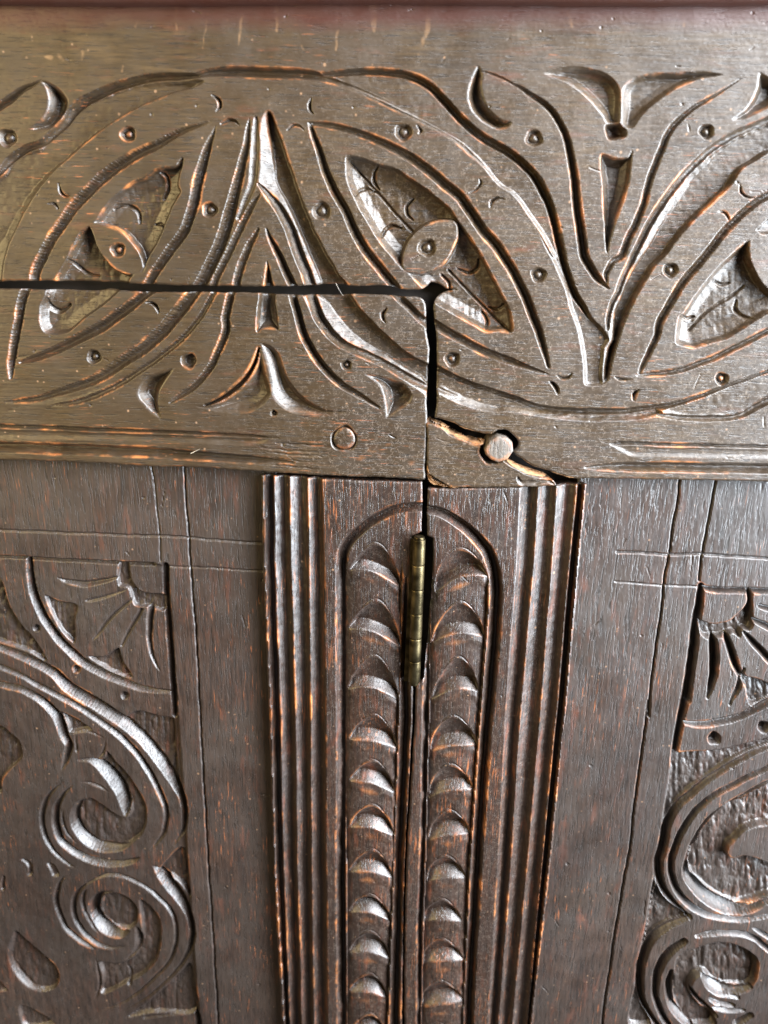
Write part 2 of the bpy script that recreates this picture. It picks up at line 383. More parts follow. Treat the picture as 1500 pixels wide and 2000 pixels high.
def plain(name, col, rough, metal=0.0, ns=200.0, amp=.35, bump=.3):
    m = bpy.data.materials.new(name); m.use_nodes = True; nt = m.node_tree; b_ = nt.nodes['Principled BSDF']
    tc = nt.nodes.new('ShaderNodeTexCoord'); n = nt.nodes.new('ShaderNodeTexNoise'); n.inputs['Scale'].default_value = ns; n.inputs['Detail'].default_value = 5
    nt.links.new(tc.outputs['Object'], n.inputs['Vector'])
    r = nt.nodes.new('ShaderNodeValToRGB'); r.color_ramp.elements[0].position = .35; r.color_ramp.elements[1].position = .68
    r.color_ramp.elements[0].color = tuple(c*(1-amp) for c in col)+(1,); r.color_ramp.elements[1].color = tuple(min(1, c*(1+amp)) for c in col)+(1,)
    nt.links.new(n.outputs[0], r.inputs[0]); nt.links.new(r.outputs[0], b_.inputs['Base Color'])
    b_.inputs['Roughness'].default_value = rough; b_.inputs['Metallic'].default_value = metal
    bp = nt.nodes.new('ShaderNodeBump'); bp.inputs['Strength'].default_value = bump; bp.inputs['Distance'].default_value = .0001
    nt.links.new(n.outputs[0], bp.inputs['Height']); nt.links.new(bp.outputs[0], b_.inputs['Normal']); return m
m_brass = plain('tarnished_brass', (.085, .066, .034), .44, 1.0, 160, .7, .8)
m_peg = wood('dusty_peg', 'v', (.045, .036, .028), (.16, .13, .105), (.10, .082, .068), rough=.55)
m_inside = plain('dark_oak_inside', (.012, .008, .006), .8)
m_lint = plain('lint', (.42, .38, .33), .8)

# ------------------------------------------------------------------ the things
def empty(name, parent=None):
    o = bpy.data.objects.new(name, None); C.objects.link(o); o.parent = parent; o.empty_display_size = .02; return o
cab = empty('carved_cabinet')
cab['label'] = 'dark carved oak cabinet front with lunette rail, scrolled panels and a cracked hinge corner'
cab['category'] = 'cabinet'
door = empty('door', cab); door['label'] = 'sagging left door with its own piece of carved rail, below the wide slit'

# ---- fixed top rail
rf = Board(-110, -70, 1612, 962, 0.0, 100)
slit = ("D -400,302 -100,301 0,300 180,295 400,298 700,308 1000,320 1300,325 1500,328 E 120,327 350,322 380,316 480,318 600,325 780,325 850,343 "
        "960,347 1000,328 1025,305 1080,318 1110,342 1180,352 1110,359 1070,385 1040,430 1045,520 1055,600 1060,700 1060,850 1058,1000 1050,1080 1047,1103 "
        "U 285,212 330,228 400,243 430,262 470,288 520,300 560,310 620,328 670,332 690,320 720,300 760,294 800,306 845,345 872,388 862,430 832,462 "
        "870,492 900,510 950,548 1000,572 1060,590 1100,600 1150,622 1200,635 1260,652 1380,655 1500,657 F 700,1458 1000,1462 1300,1468 1500,1474 1900,1480")
P = np.vstack([T(slit)[:, :2], [[1700, -200], [-300, -200]]])
P = np.vstack([wob(cr(P[:-2], 5.0), .9, 9), P[-2:]])
rf.outline(P)
g = rf.stroke
# ribbons and grounds
rf.recess("A -150,1120 0,1025 60,935 150,880 240,845 300,790 370,720 410,660 480,600 560,560 640,530 720,495 800,470 880,456 1000,446 1110,455 1200,478 1150,505 1000,550 850,610 700,690 560,790 420,910 300,1020 200,1150 120,1290 50,1440 20,1560 0,1680 -200,1800", 8, 4, name='ribbon', tilt=-7)
rf.recess("B 400,433 560,412 700,407 850,422 930,442 1000,482 1080,542 1150,622 1220,692 1300,762 1400,830 1500,880 C 60,930 130,990 180,1050 220,1130 260,1250 290,1360 320,1500 "
          "F 360,330 420,430 480,520 520,560 570,640 545,690 540,750 530,850 530,905 430,905 420,830 410,720 388,600 348,480 308,340 258,220 198,100 150,0 C 240,1500 190,1400 130,1310 60,1210 0,1135 B 1420,1085 1350,1000 1280,920 1200,850 1100,790 1000,735 900,680 800,622 700,572 600,530 500,490", 4.5, 5, name='ribbon', tilt=.6)
rf.recess("C 1620,640 1500,690 1420,720 1320,770 1220,820 1130,880 1050,950 980,1020 920,1100 860,1190 800,1290 760,1380 700,1500 F 640,250 600,370 560,480 570,640 545,690 530,760 525,850 530,905 560,880 585,780 620,660 670,520 730,390 800,270 840,210 "
          "V 500,750 600,610 740,440 880,300 1000,190 1120,80 1180,0 C 1350,990 1430,940 1500,895 1620,840", 14, 5, name='ribbon', tilt=8)
rf.recess("O 700,90 655,170 638,300 645,480 640,650 625,790 680,920 760,1020 830,1130 890,1260 940,1380 980,1500 P 900,555 940,680 975,790 1000,900 1450,900 1390,770 1310,680 1260,580 1190,470 1120,330 1060,220 1020,100 970,0 "
          "O 1200,1290 1130,1120 1060,960 1000,800 950,650 890,480 840,330 790,200 740,90", 12, 5, name='ribbon', tilt=7)
rf.recess("E 980,760 1060,800 1200,880 1350,932 1500,972 F 150,1025 300,1045 500,1052 700,1048 850,1035 880,1075 750,1105 600,1118 400,1118 200,1098 0,1065 E 1350,1062 1200,1022 1060,955 980,930", 7, 5, name='ribbon', tilt=4)
rf.recess("F 860,1040 1000,1005 1100,970 1200,930 1300,890 1400,860 1500,830 1620,790 1620,930 1500,985 1430,1030 1370,1075 1290,1095 1150,1100 1000,1100 900,1085", 3.2, 5, name='ribbon', tilt=4)
# grooves
g("A -80,670,14 0,620,16 60,580,17 130,525,12 200,495,7 240,470,2")
g("X -60,392,8 -20,356,9 0,336,11 20,312,15 50,292,16 80,281,15 100,264,16 123,242,18 140,219,20 165,198,21 195,183,20 240,166,18 290,154,17 340,150,15 385,148,11", .62)
g("X 366,152,8 400,144,14 440,140,20 500,142,22 560,143,22 600,146,20 640,154,15 700,174,11 760,200,9 830,238,8 900,280,8 950,325,6", .5)
g("X 615,148,9 700,141,14 770,143,15 808,152,17 840,170,18 868,198,19 893,226,19 920,252,19 955,277,19 990,296,19 1018,318,19 1040,340,19 1058,370,19 1072,400,18 1084,440,17 1092,480,17 1100,510,16 1112,550,16 1125,580,16 1140,603,14 1152,625,8", .66)
g("X 655,163,3 700,179,6 800,226,7 880,268,7 940,318,6 1000,376,3", .6)
g("C 0,490,4 60,520,8 100,550,10 180,600,13 240,660,14 290,740,14 330,850,15 350,950,16 370,1100,17 385,1250,18 410,1400,19 422,1500,19 F 448,200,18 505,285,15 565,340,4", .55)
g("B 1325,420,3 1400,440,5 1500,488,4")
g("C 1340,460,2 1250,520,5 1150,580,8 1050,640,10 970,710,12 910,790,13 870,890,13 840,960,13 810,1040,13 790,1120,13 770,1200,13 730,1300,14 680,1400,14 640,1500,14 F 590,180,12 550,260,10 555,310,4", .5, chat=.5)
g("C 1620,665,20 1500,715,20 1400,755,20 1300,800,20 1200,860,20 1120,925,20 1040,1005,20 960,1095,20 V 520,180,19 420,320,19 330,480,18 250,640,17 180,790,16 110,940,15 50,1090,14 F 590,430,12 565,520,10 560,580,5", .6)
g("A 1235,715,2 1100,755,10 1000,805,14 900,860,17 800,905,19 700,965,21 600,1040,22 520,1120,21 440,1200,21 370,1300,20 300,1400,20 250,1500,20 D 210,240,19 195,330,18", .5, chat=.8)
g("O 205,235,2 170,330,8 130,430,14 90,560,18 50,700,20 22,830,20 0,960,20 -45,1110,19 D 1075,10,19 1000,110,19 930,210,18 880,290,18 850,350,18", .5, chat=.6)
g("O 540,160,3 520,280,9 505,420,13 470,560,16 440,700,18 400,860,20 370,980,22 330,1120,24 290,1260,24 240,1400,24 P 20,660,24 -50,790,24 -80,850,24", .48, chat=.6)
g("O 640,900,4 590,960,9 530,1060,13 480,1160,13 430,1270,13 380,1370,13 P 260,420,13 190,560,13 120,700,13 70,830,13", .5, chat=1)
g("O 600,160,8 590,350,16 590,500,18 580,650,18 560,800,16 500,950,14 430,1130,10", depth=3.2)
g("O 620,800,5 700,880,12 790,990,18 870,1110,20 930,1240,21 980,1380,22 P 930,520,22 990,660,22 1035,800,22 1060,880,22", .55)
g("B 330,725,8 420,735,12 550,765,14 680,810,16 800,865,18 900,920,19 1000,990,20 1100,1075,21 1195,1155,21 1262,1250,21 R 1100,640,21 1208,762,21 F 2,235,19 70,370,19 130,520,18 180,670,14 212,800,6", .5)
g("O 1120,200,5 1150,280,10 1190,400,13 1240,540,15 1290,700,17 1360,850,18 1430,980,18 1500,1110,18 E 590,30,19 660,140,19 740,240,19 820,340,19", .5)
g("E 1000,515,17 1050,550,18 1150,610,18 1250,665,17 1350,715,16 1500,770,15 F 80,800,10 150,825,7 215,845,2", .5)
g("P 520,240,6 480,310,10 430,400,13 390,500,14 350,600,15 320,720,15 300,830,15", .5, chat=.9)
g("P 600,240,4 640,330,9 690,430,13 740,530,15 790,640,16 850,780,17 880,860,17", .55)
g("V 1620,90,16 1520,150,16 1400,210,16 1300,290,16 1200,380,16 1100,480,16 1010,590,16 910,720,16 820,830,16 720,940,16 640,1050,16 570,1170,16 500,1290,15 440,1400,15 F 850,620,13 800,720,11 760,800,8 745,840,4", .55, chat=.4)
g("F 735,850,4 800,845,8 900,835,10 1000,815,10 1100,780,11 1200,740,12 1300,690,12 1400,640,12 1500,590,12 1620,530,12", .5)
g("E 1030,800,16 1100,835,16 1200,885,16 1350,940,16 1500,988,16 F 150,1045,17 300,1062,17 500,1070,18 700,1063,16 850,1042,14 1000,1010,12 1200,938,10 1400,866,8 1620,790,8", .62)
g("E 1020,905,10 1080,935,12 1170,970,11 1270,1010,9 1400,1052,3", .5)
g("F 850,1080,6 950,1093,10 1100,1103,12 1250,1100,12 1350,1080,12 1420,1040,14 1500,1000,14 1620,950,14", .5)
# eyes
rf.recess("Q 1490,165 1400,228 1280,240 1200,265 1100,340 1000,380 900,450 800,530 720,620 640,740 590,795 480,870 430,960 380,1060 330,1160 270,1260 230,1360 210,1500 950,1500 960,1340 1000,1290 1100,1250 1130,1170 1160,1100 1200,1030 1270,900 1310,790 1370,650 1430,530 1465,470 1440,400 1460,300", 8, 5, 7, 24, name='eye_hollow', tilt=1.5, gnd=.35)
rf.recess("R 100,95 200,100 330,150 450,180 560,250 680,330 780,410 860,480 910,550 960,620 1030,720 1090,820 1150,930 1200,1030 1250,1120 1290,1200 1310,1290 1312,1385 1220,1375 1120,1380 1020,1330 930,1280 850,1235 740,1165 640,1045 560,960 505,920 440,840 370,760 300,660 240,560 180,450 130,350 100,250 92,150", 9, 5, 8, 26, name='eye_hollow', tilt=1.5, gnd=.35)
rf.recess("F 1410,45 1330,100 1230,190 1140,290 1060,400 1000,490 978,505 965,560 960,660 1010,680 1060,690 1130,670 1250,640 1350,580 1430,530 1500,490 1700,440 1700,200 1600,100 1500,40", 8, 6, 8, 26, name='eye_hollow', tilt=1.5, gnd=.35)
rf.recess("V 1390,500 1440,450 1520,370 1700,300 2000,300 2000,520 1600,530 1450,540", 9, 5, 4)
for a in ("Q 780,640,4 860,600,7 950,620,9 1010,680,9 1025,780,5", "Q 360,1140,4 430,1210,8 520,1280,8 620,1300,4", "Q 1210,250,5 1290,310,8 1310,420,8 1270,540,5", "Q 1180,790,3 1250,790,6 1290,850,3"):
    rf.stroke(a, depth=4.2, pw=1.2, add=True)
for a in ("R 150,390,5 190,340,8 250,330,8 300,350,4", "R 350,690,5 380,630,9 430,600,8 500,620,4", "R 330,160,4 295,210,8 300,280,8 335,330,4", "R 590,400,4 540,460,8 545,520,8 585,560,4",
          "R 1075,850,5 1060,920,8 1000,950,8 920,920,4", "R 1280,1160,4 1220,1220,8 1150,1210,4", "R 860,1080,4 850,1020,8 800,970,6", "R 1120,1370,5 1140,1310,8 1100,1240,5"):
    rf.stroke(a, depth=4.5, pw=1.2, add=True)
g("R 105,110,4 200,220,5 300,330,6 450,500,6 590,650,7", depth=3, add=True)
g("R 850,930,5 1000,1090,6 1150,1240,6 1300,1385,6", depth=3, add=True)
for a in ("V 1030,1000,4 1090,1035,9 1170,1020,5", "V 1240,1190,4 1228,1280,10 1290,1350,10 1390,1375,5", "V 680,1330,4 740,1370,9 820,1350,5", "V 770,1490,6 900,1345,7 1050,1230,8 1200,1140,8 1310,1050,6"):
    rf.stroke(a, depth=3.6, pw=1.2, add=True)
rf.raise_("Q 580,790 700,800 800,820 880,860 960,940 1030,1030 1080,1130 1095,1220 1050,1262 950,1275 860,1250 780,1190 700,1090 650,1000 615,900", 0, 5, name='boss')
rf.raise_("R 512,890 520,800 560,710 620,640 700,590 780,565 880,568 908,600 912,680 885,760 850,830 790,900 710,940 620,950 540,935", 0, 5, name='boss')
rf.raise_("V 1340,570 1320,650 1330,780 1380,900 1440,1000 1500,1070 1600,1150 1750,1000 1750,700 1650,560 1500,550 1400,560", 0, 5, name='boss')
# leaves of the tulips, darts
rf.recess("C 190,430 250,405 350,390 450,400 550,430 610,480 636,540 637,620 625,720 560,732 530,680 480,620 400,540 310,480", 7, 9, 5, 16, name='leaf', tilt=1.5)
rf.recess("C 640,560 660,500 720,455 850,430 1000,425 1130,420 1235,440 1100,465 1000,500 900,560 820,620 760,680 700,755 645,735 640,650", 7, 9, 4, 16, name='leaf', tilt=1.5)
rf.recess("C 545,730 630,722 672,760 672,800 610,822 562,815", 10, 8, 4, 10)
rf.recess("C 525,905 600,925 680,922 705,878 700,960 690,1050 650,1180 610,1290 580,1400 560,1485 548,1440 540,1300 530,1100", 7, 4, 9, 14, name='dart')
rf.recess("B 1300,383 1250,480 1238,580 1268,660 1330,720 1420,762 1485,745 1500,715 1450,705 1390,660 1345,600 1325,520 1325,420", 4, 8, 9, 9, name='leaf', tilt=1.5)
rf.recess("C 1450,425 1435,510 1380,620 1290,700 1350,702 1430,670 1500,635 1580,560 1560,480 1500,450", 4, 8, 9, 12, name='leaf', tilt=1.5)
rf.recess("A 235,470 300,488 360,530 397,590 390,650 340,720 290,760 200,770 175,757 240,700 270,640 278,580 262,520", 4, 7, 9, 12, name='leaf', tilt=1.5)
rf.recess("P 605,535 630,620 650,700 675,790 690,860 560,860 572,780 585,700 598,600", 5, 3, 7, 10, name='dart')
# punched marks
for x, y, r, t in ((1043,270,17,'X'),(1380,257,15,'X'),(15,270,18,'X'),(250,262,15,'X'),(410,410,15,'X'),(628,412,18,'X'),(788,258,17,'X'),(883,702,15,'X'),(1052,537,15,'X'),(1410,740,13,'X'),(230,488,14,'X'),(834,484,18,'X'),(1310,528,15,'X')):
    rf.dot(x, y, r)
CRES = ("X 413,185,2 427,195,8 430,208,7 422,218,2", "X 115,358,2 118,375,6 128,384,5 136,383,2", "X 95,398,2 108,400,6 114,410,2", "X 432,242,4 445,235,7 460,237,6 468,245,2",
        "X 608,192,2 604,205,7 605,215,6 613,224,2", "X 562,255,3 572,245,5 585,246,4 595,255,2", "X 917,377,2 930,370,5 940,358,5 937,350,2", "X 958,405,2 960,393,7 972,387,5 985,390,2",
        "X 1445,360,2 1447,375,6 1458,384,5 1475,387,2", "X 1403,413,2 1415,415,6 1422,425,5 1425,435,2", "X 815,245,2 822,255,6 818,262,2",
        "F 265,850,2 290,865,6 330,860,6 350,835,2", "F 225,890,4 240,900,8 262,930,9 268,965,2", "F 605,860,2 630,872,6 660,875,5 700,870,2", "F 745,930,2 715,960,9 712,995,4", "A 1070,930,5 1050,960,7 1040,990,3")
for c_ in CRES: g(c_, .8, 1.3)
# scratch moulding at the right of the lower edge
g("F 580,1252,4 640,1250,7 900,1256,7 1200,1263,7 1500,1270,7 1620,1272,7", .6)
rf.recess("F 585,1255 900,1262 1200,1268 1500,1275 1700,1280 1700,1350 1500,1340 1200,1335 900,1330 700,1325", 2.0, 8, wb=.2)
g("F 430,1390,4 550,1388,13 700,1388,19 900,1388,20 1200,1393,20 1620,1398,20", .5, 1.8)
for a in ("X 345,0,6 343,40,5 346,58,4", "X 405,28,6 402,60,3 395,95,2", "X 473,28,6 470,60,7 466,88,3", "X 728,0,14 729,30,16 731,60,7", "X 836,0,10 836,50,12 826,80,9 818,105,8", "X 1112,22,9 1115,52,7", "X 1333,20,9 1334,52,7",
          "X 162,100,8 160,118,4", "X 660,35,7 657,100,5", "X 540,15,8 542,60,5", "X 115,110,10 122,118,6", "X 240,128,5 238,140,3", "X 1205,80,4 1210,90,3", "X 270,35,7 265,52,5", "X 100,113,12 90,110,6", "X 590,90,5 594,96,4"):
    rf.stroke(a, field='pale', wb=2, amp=.36)
RAWU = "U 330,236,3 400,248,4 470,292,6 560,314,6 640,334,3"
rf.stroke(RAWU, field='raw', wb=1.2, pw=3); rf.stroke("U 880,500,3 1000,578,7 1100,606,7 1200,640,7 1270,655,5", field='raw', wb=1.2, pw=3)
rf.stain += np.clip((80-rf.v[:, None])/62, 0, .9)*np.ones(rf.sh)  # reddish stain band, with the dark shade under the lid painted into it
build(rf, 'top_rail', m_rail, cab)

# ---- loose splinter of the rail below the crack
fr = Board(820, 805, 1110, 965, 0.0, 140)
P = T("U 203,224 265,236 330,262 380,300 460,348 540,372 640,392 600,415 590,460 610,510 650,545 710,545 780,522 850,552 950,592 1050,622 1105,652 1150,706 1000,715 850,720 600,722 450,722 370,728 270,715 222,690 205,650 200,500 205,400")[:, :2]
fr.outline(wob(cr(P, 4, True), .9, 7), 3)
fr.D += 0
fr.stroke("U 200,225,18 265,238,18 330,265,18 380,305,18 460,352,16 540,376,13 640,395,8", depth=13, pw=1.3, wb=3.0)
fr.stroke("U 780,525,8 850,555,16 950,597,18 1050,628,16 1110,655,8", depth=10, pw=1.3, wb=1.5)
fr.stroke("U 200,225,19 265,240,20 330,268,20 380,305,20 460,352,18 540,376,15 640,396,9", field='raw', wb=3.2, pw=3)
for q_ in range(16):
    fr.stroke(np.array([[836+q_*7, 822+q_*2.6+(q_*7%5), 2.2], [846+q_*7, 829+q_*2.8+(q_*5%4), 2.6], [858+q_*7, 832+q_*3.0, 2.0]]), depth=4, add=True, wb=.8)
fr.raw *= .75+.5*vnoise(fr.sh, 5, 77, 2.5, .8)
fr.stroke("U 800,530,6 850,556,13 950,597,16 1030,622,13 1080,640,3", field='raw', wb=1.2, pw=4)
fr.stroke("U 203,560,3 208,620,10 225,680,18 270,712,18 370,730,11 450,728,3", field='raw', wb=1.5, pw=4)
fr.stroke("U 203,600,3 215,670,14 270,715,15 370,732,8", depth=5, pw=1.5, wb=1.2)
for dx in range(0, 22, 3):
    fr.stroke(np.array([[835+dx*1.1, 925+dx*.7, 2.2], [852+dx*1.5, 946+dx*.4, 2.0]]), depth=6+dx*.05, wb=.6)
fr.stroke("U 870,650,4 900,690,10 980,690,11 1080,670,9 1130,690,4", depth=2.5, wb=2)
fs_ = build(fr, 'rail_splinter', m_rail, cab, thick=34); fs_['label'] = 'broken wedge of the rail below the crack, with pale torn upper edge'

# ---- door rail
rd = Board(-110, 545, 845, 950, 2.0, 180)
P = T("D -400,338 -100,339 0,340 180,345 400,350 560,355 620,341 690,350 850,360 1100,361 1300,362 1500,365 E 150,375 300,378 480,378 620,372 780,380 850,388 930,386 975,400 994,430 "
      "996,520 1000,600 1014,690 1011,800 1005,900 1000,1000 1002,1115 1000,1200 995,1300 990,1400 986,1460 900,1456 800,1450 500,1440 200,1425 D 1500,1412 1200,1392 900,1385 600,1366 400,1358 200,1350 0,1344 -400,1335")[:, :2]
rd.outline(wob(cr(P, 4.5, True), .8, 9))
g = rd.stroke
rd.recess("E 230,300 270,375 310,460 380,560 450,640 540,710 640,760 740,800 850,870 930,920 1040,985 1060,800 1010,780 920,738 850,688 780,625 700,548 620,465 550,372 480,300", 11.5, 5, name='ribbon', tilt=7)
rd.recess("D 1080,300 1080,360 1000,490 900,610 760,720 620,810 450,900 300,950 150,985 60,1003 220,1020 400,1020 560,965 720,890 860,800 1000,690 1110,590 1200,470 1250,370 1270,300", 2.6, 5, name='ribbon', tilt=4)
rd.recess("D 290,290 262,380 236,440 230,520 258,600 340,612 410,592 500,512 600,442 700,352 740,290", 8, 5, 6, 24, name='eye_hollow', tilt=1.5, gnd=.35)
g("D 155,330,18 125,430,18 110,520,17 90,620,17 75,720,16 65,800,14 62,865,6", .5, chat=.6)
g("D 900,335,18 860,365,18 780,430,20 700,490,22 600,560,22 500,615,20 400,665,18 300,715,16 200,750,13 120,775,6", .5, chat=.5)
g("D 1150,330,24 1130,370,24 1060,460,26 950,590,26 850,680,26 750,750,24 650,820,22 550,880,20 400,935,17 250,980,12 130,1000,8 30,1008,2", .5, chat=.6)
g("D 1260,330,13 1240,375,13 1190,470,13 1110,580,13 1020,670,13 920,750,13 820,820,13 720,885,13 620,940,12 500,990,11 400,1015,8 300,1025,2", .5, chat=1)
g("P 265,820,16 255,865,16 230,980,16 200,1120,16 S 1110,200,16 1070,330,15 1020,450,14 970,560,14 900,660,13 820,750,13 730,820,12 640,880,10 560,935,4", .52, chat=.7)
g("E 205,340,16 215,375,16 240,470,16 275,600,17 340,725,17 420,830,16 510,910,14 620,975,11 720,1040,5", .55)
g("E 300,330,20 325,400,21 370,510,22 440,610,20 530,680,18 650,730,17 770,790,16 870,850,16 950,895,16 1040,945,16", .6)
g("E 780,340,16 830,385,16 900,450,16 960,510,16 1020,560,16", .5)
g("D 270,350,8 260,430,10 320,480,12 380,440,8", depth=4, pw=1.2, add=True)
rd.recess("P 545,820 670,820 690,980 710,1100 722,1232 690,1212 620,1200 560,1212 510,1252 503,1150 518,1000 530,900", 6, 3, 7, 12, name='dart')
rd.recess("S 1450,365 1420,500 1340,650 1230,790 1100,890 960,962 800,965 960,1010 1150,1035 1290,1035 1400,1003 1490,930 E 88,958 60,850 40,760 30,690", 6, 10, 5, 18, name='leaf', tilt=1.5)
rd.recess("E 32,665 90,680 130,720 160,790 190,870 240,940 310,1000 400,1048 530,1062 400,1088 270,1080 200,1065 130,1020 92,960 82,870 52,740", 6, 10, 5, 18, name='leaf', tilt=1.5)
rd.recess("S 590,600 450,640 340,680 260,760 235,840 250,900 300,960 370,1030 470,1092 455,1000 450,900 470,800 530,700", 4, 8, 9, 12, name='leaf', tilt=1.5)
rd.recess("E 630,840 720,850 800,875 870,900 915,960 900,1010 830,1060 765,1105 755,1050 745,980 720,910 670,870", 4, 8, 9, 12, name='leaf', tilt=1.5)
g("S 1430,400,4 1380,560,8 1290,700,10 1180,810,10 1050,900,8 900,960,3", depth=12)
rd.dot(550, 742, 14, 'ring', 'D'); rd.dot(1105, 765, 15, 'pit', 'D'); rd.dot(530, 790, 10, 'ring', 'E'); rd.dot(105, 1072, 6, 'ring', 'E')
for c_ in ("E 765,460,4 740,490,8 745,520,6 760,540,2", "D 850,425,2 890,430,7 920,455,7 930,490,2"): g(c_, .8, 1.3)
g("D -200,1145,8 0,1150,8 300,1158,8 600,1170,8 900,1180,7 1200,1193,7 1500,1208,6 E 60,1215,4 130,1217,2", .6, wb=.3)
rd.recess("D -300,1150 0,1155 300,1163 600,1175 900,1185 1200,1198 1500,1212 1580,1222 1500,1262 1200,1250 900,1240 600,1232 300,1228 0,1225 -300,1220", 2.0, 8, wb=.2)
g("D -200,1268,21 0,1270,21 300,1280,21 600,1290,21 900,1302,20 1200,1325,18 1500,1345,15 E 80,1352,10 220,1362,5", .5, 1.8)
for yy, xx in ((1275, 30), (1300, 60), (1330, 0), (1245, 120), (1370, 40)):
    g("E %d,%d,2 %d,%d,4 %d,%d,2" % (xx, yy, xx+140, yy+12, xx+330, yy+26), .4, wb=1.5)
rd.wearx += np.clip(1-np.abs((rd.v[:, None]-(868+rd.u[None, :]*.035))/4), 0, 1)*(rd.u[None, :] < 330)*.5
for x, y, r in ((745, 890, 13), (725, 880, 8), (760, 870, 8), (802, 905, 9), (705, 895, 10)):
    rd.wearx += .55*np.clip(1-np.hypot((rd.u[None, :]-x)/(r*1.6), (rd.v[:, None]-y)/r), 0, 1)
rd.dot(672, 857, 26, 'pit')
for pb in (rd,): pb.D = np.where(np.hypot(pb.u[None, :]-672, pb.v[:, None]-857) < 25, np.minimum(pb.D, 4.5), pb.D)
build(rd, 'door_rail', m_rail, door, door)

# ---- stiles
def lerpx(tab, v):
    return np.interp(v, [r[0] for r in tab], [r[1] for r in tab])
def coves(b, rows, side):
    """run of scratched hollows; rows: (v, x of each arris from the flat outward)"""
    v = b.v; A_ = [np.interp(v, [r[0] for r in rows], [r[1][i] for r in rows]) for i in range(5)]; A_[4] = A_[4]-4.5*side
    wv = vnoise((len(v), 5), 60, b.seed+30)[:, 0]*1.2
    X = b.u[None, :]
    dep = (6.6, 6.0, 6.4, 5.0); lvl = (0, -1.5, -2.5, -3.5, -8)
    for i in range(4):
        a = A_[i][:, None]+(vnoise((len(v), 2), 55, b.seed+40+i)[:, :1]*.6); c = A_[i+1][:, None]+(vnoise((len(v), 2), 55, b.seed+41+i)[:, :1]*.6)
        t = (X-a)/(c-a); m = (t >= 0) & (t <= 1); tt = np.clip(t, 0, 1)
        tx = tt if side > 0 else 1-tt; tx = tx**1.35; prof = dep[i]*1.35*np.sin(np.pi*tx)**.8+(tt*(lvl[i]-lvl[i+1])-lvl[i])
        b.D = np.where(m, np.maximum(b.D, prof), b.D)
    t = (X-A_[4][:, None])*side; b.D = np.where(t > -3, np.maximum(b.D, np.clip((t+3)/5, 0, 1)*3), b.D)
def flutes(b, rows, xl, xr):
    """overlapping gouge cuts up a rounded bead; rows: (left tip, hollow foot, right tip, top)"""
    X, Y = np.meshgrid(b.u, b.v)
    L_ = lerpx(xl, b.v)[:, None]; R_ = lerpx(xr, b.v)[:, None]
    t = (X-(L_+R_)/2)/((R_-L_)/2); col = (np.abs(t) < 1) & (Y > rows[0][3][1]+20)
    fade = np.clip((Y-rows[0][3][1]-20)/60, 0, 1)
    b.D = np.where(col, np.maximum(b.D, fade*7.5*(1-np.sqrt(np.clip(1-t*t*.98, 0, 1)))), b.D)
    for (lx, ly), (cx, cy), (rx, ry), (ax, ay) in rows:
        s_ = np.clip((X-lx)/(rx-lx), 0, 1); ca = np.clip((cx-lx)/(rx-lx), .3, .7)
        base = ly+(ry-ly)*s_
        def arch(xa, h_, pw_=.6): # skewed arch, 0 at the tips
            q = np.clip((xa), .2, .8); e = math.log(.5)/math.log(q); return h_*np.sin(np.pi*np.clip(s_, 1e-4, 1-1e-4)**e)**pw_
        y_c = base-arch(ca, (ly+(ry-ly)*ca)-(cy+14), .8)
        aa = (ax-lx)/(rx-lx); y_h = base-arch(aa, (ly+(ry-ly)*aa)-ay)
        w_ = y_c-y_h; tt = (Y-y_h)/np.maximum(w_, 1e-3); m = (tt > 0) & (tt < 1) & (X > lx) & (X < rx)
        tt = np.clip(tt, 0, 1); kn = np.clip(1-15/np.maximum(w_, 1), .5, .85); vr = np.random.RandomState(int(ly*7+lx)).rand(3); D_ = np.minimum(9.5+3*vr[0], w_*(.40+.08*vr[1]))
        pr = np.where(tt < kn, (tt/kn)**.75, np.clip(1-((tt-kn)/(1-kn))**1.25, 0, 1))
        b.D = np.where(m, np.maximum(b.D, b.D*.6+D_*pr), b.D)
        i = len(b.names); b.names[i] = 'flute'; b.own = np.where(m, i, b.own)
        # raised lip just under the cut, then a shallow set-in mark above the next one
        lip = np.clip(1-np.abs(Y-y_c-9)/12, 0, 1)*(X > lx+4)*(X < rx-4); b.D = np.maximum(b.D-lip*1.2, 0)
        b.wearx += np.clip(1-np.abs(Y-y_c-16)/14, 0, 1)*np.clip(1-np.abs(s_-.45)/.4, 0, 1)*(X > lx)*(X < rx)*.42
        arc = np.clip(1-np.abs(Y-(y_h-3+4*np.cos(s_*6)))/1.6, 0, 1)*(s_ > .25)*(s_ < .9)
        b.D = np.maximum(b.D, arc*1.5+b.D*(arc > 0))

sd = Board(498, 922, 835, 2110, 3.0, 220)
P = T("X 509,930 560,932 629,936 725,940 825,942 825,985 823,1040 804,1048 801,1200 799,1332 806,1337 806,1400 801,1480 797,1560 792,1640 789,1720 787,1800 786,1900 785,2000 784,2160 556,2160 549,2000 538,1800 530,1600 524,1400 516,1200 512,1100")[:, :2]
q_ = []
for i in range(len(P)):
    a_, b_ = P[i], P[(i+1) % len(P)]; n_ = max(1, int(np.hypot(*(b_-a_))/5)); q_ += [a_+(b_-a_)*k_/n_ for k_ in range(n_)]
sd.outline(wob(np.array(q_), .7, 10), 3)
DO = [(930, (629, 600, 564, 534, 511)), (1100, (633, 603, 567, 535, 513)), (1400, (636, 606, 576, 546, 525)), (1700, (637, 608, 580, 552, 533)), (2000, (640, 612, 588, 564, 550)), (2120, (641, 614, 591, 569, 557))]
coves(sd, DO, -1)
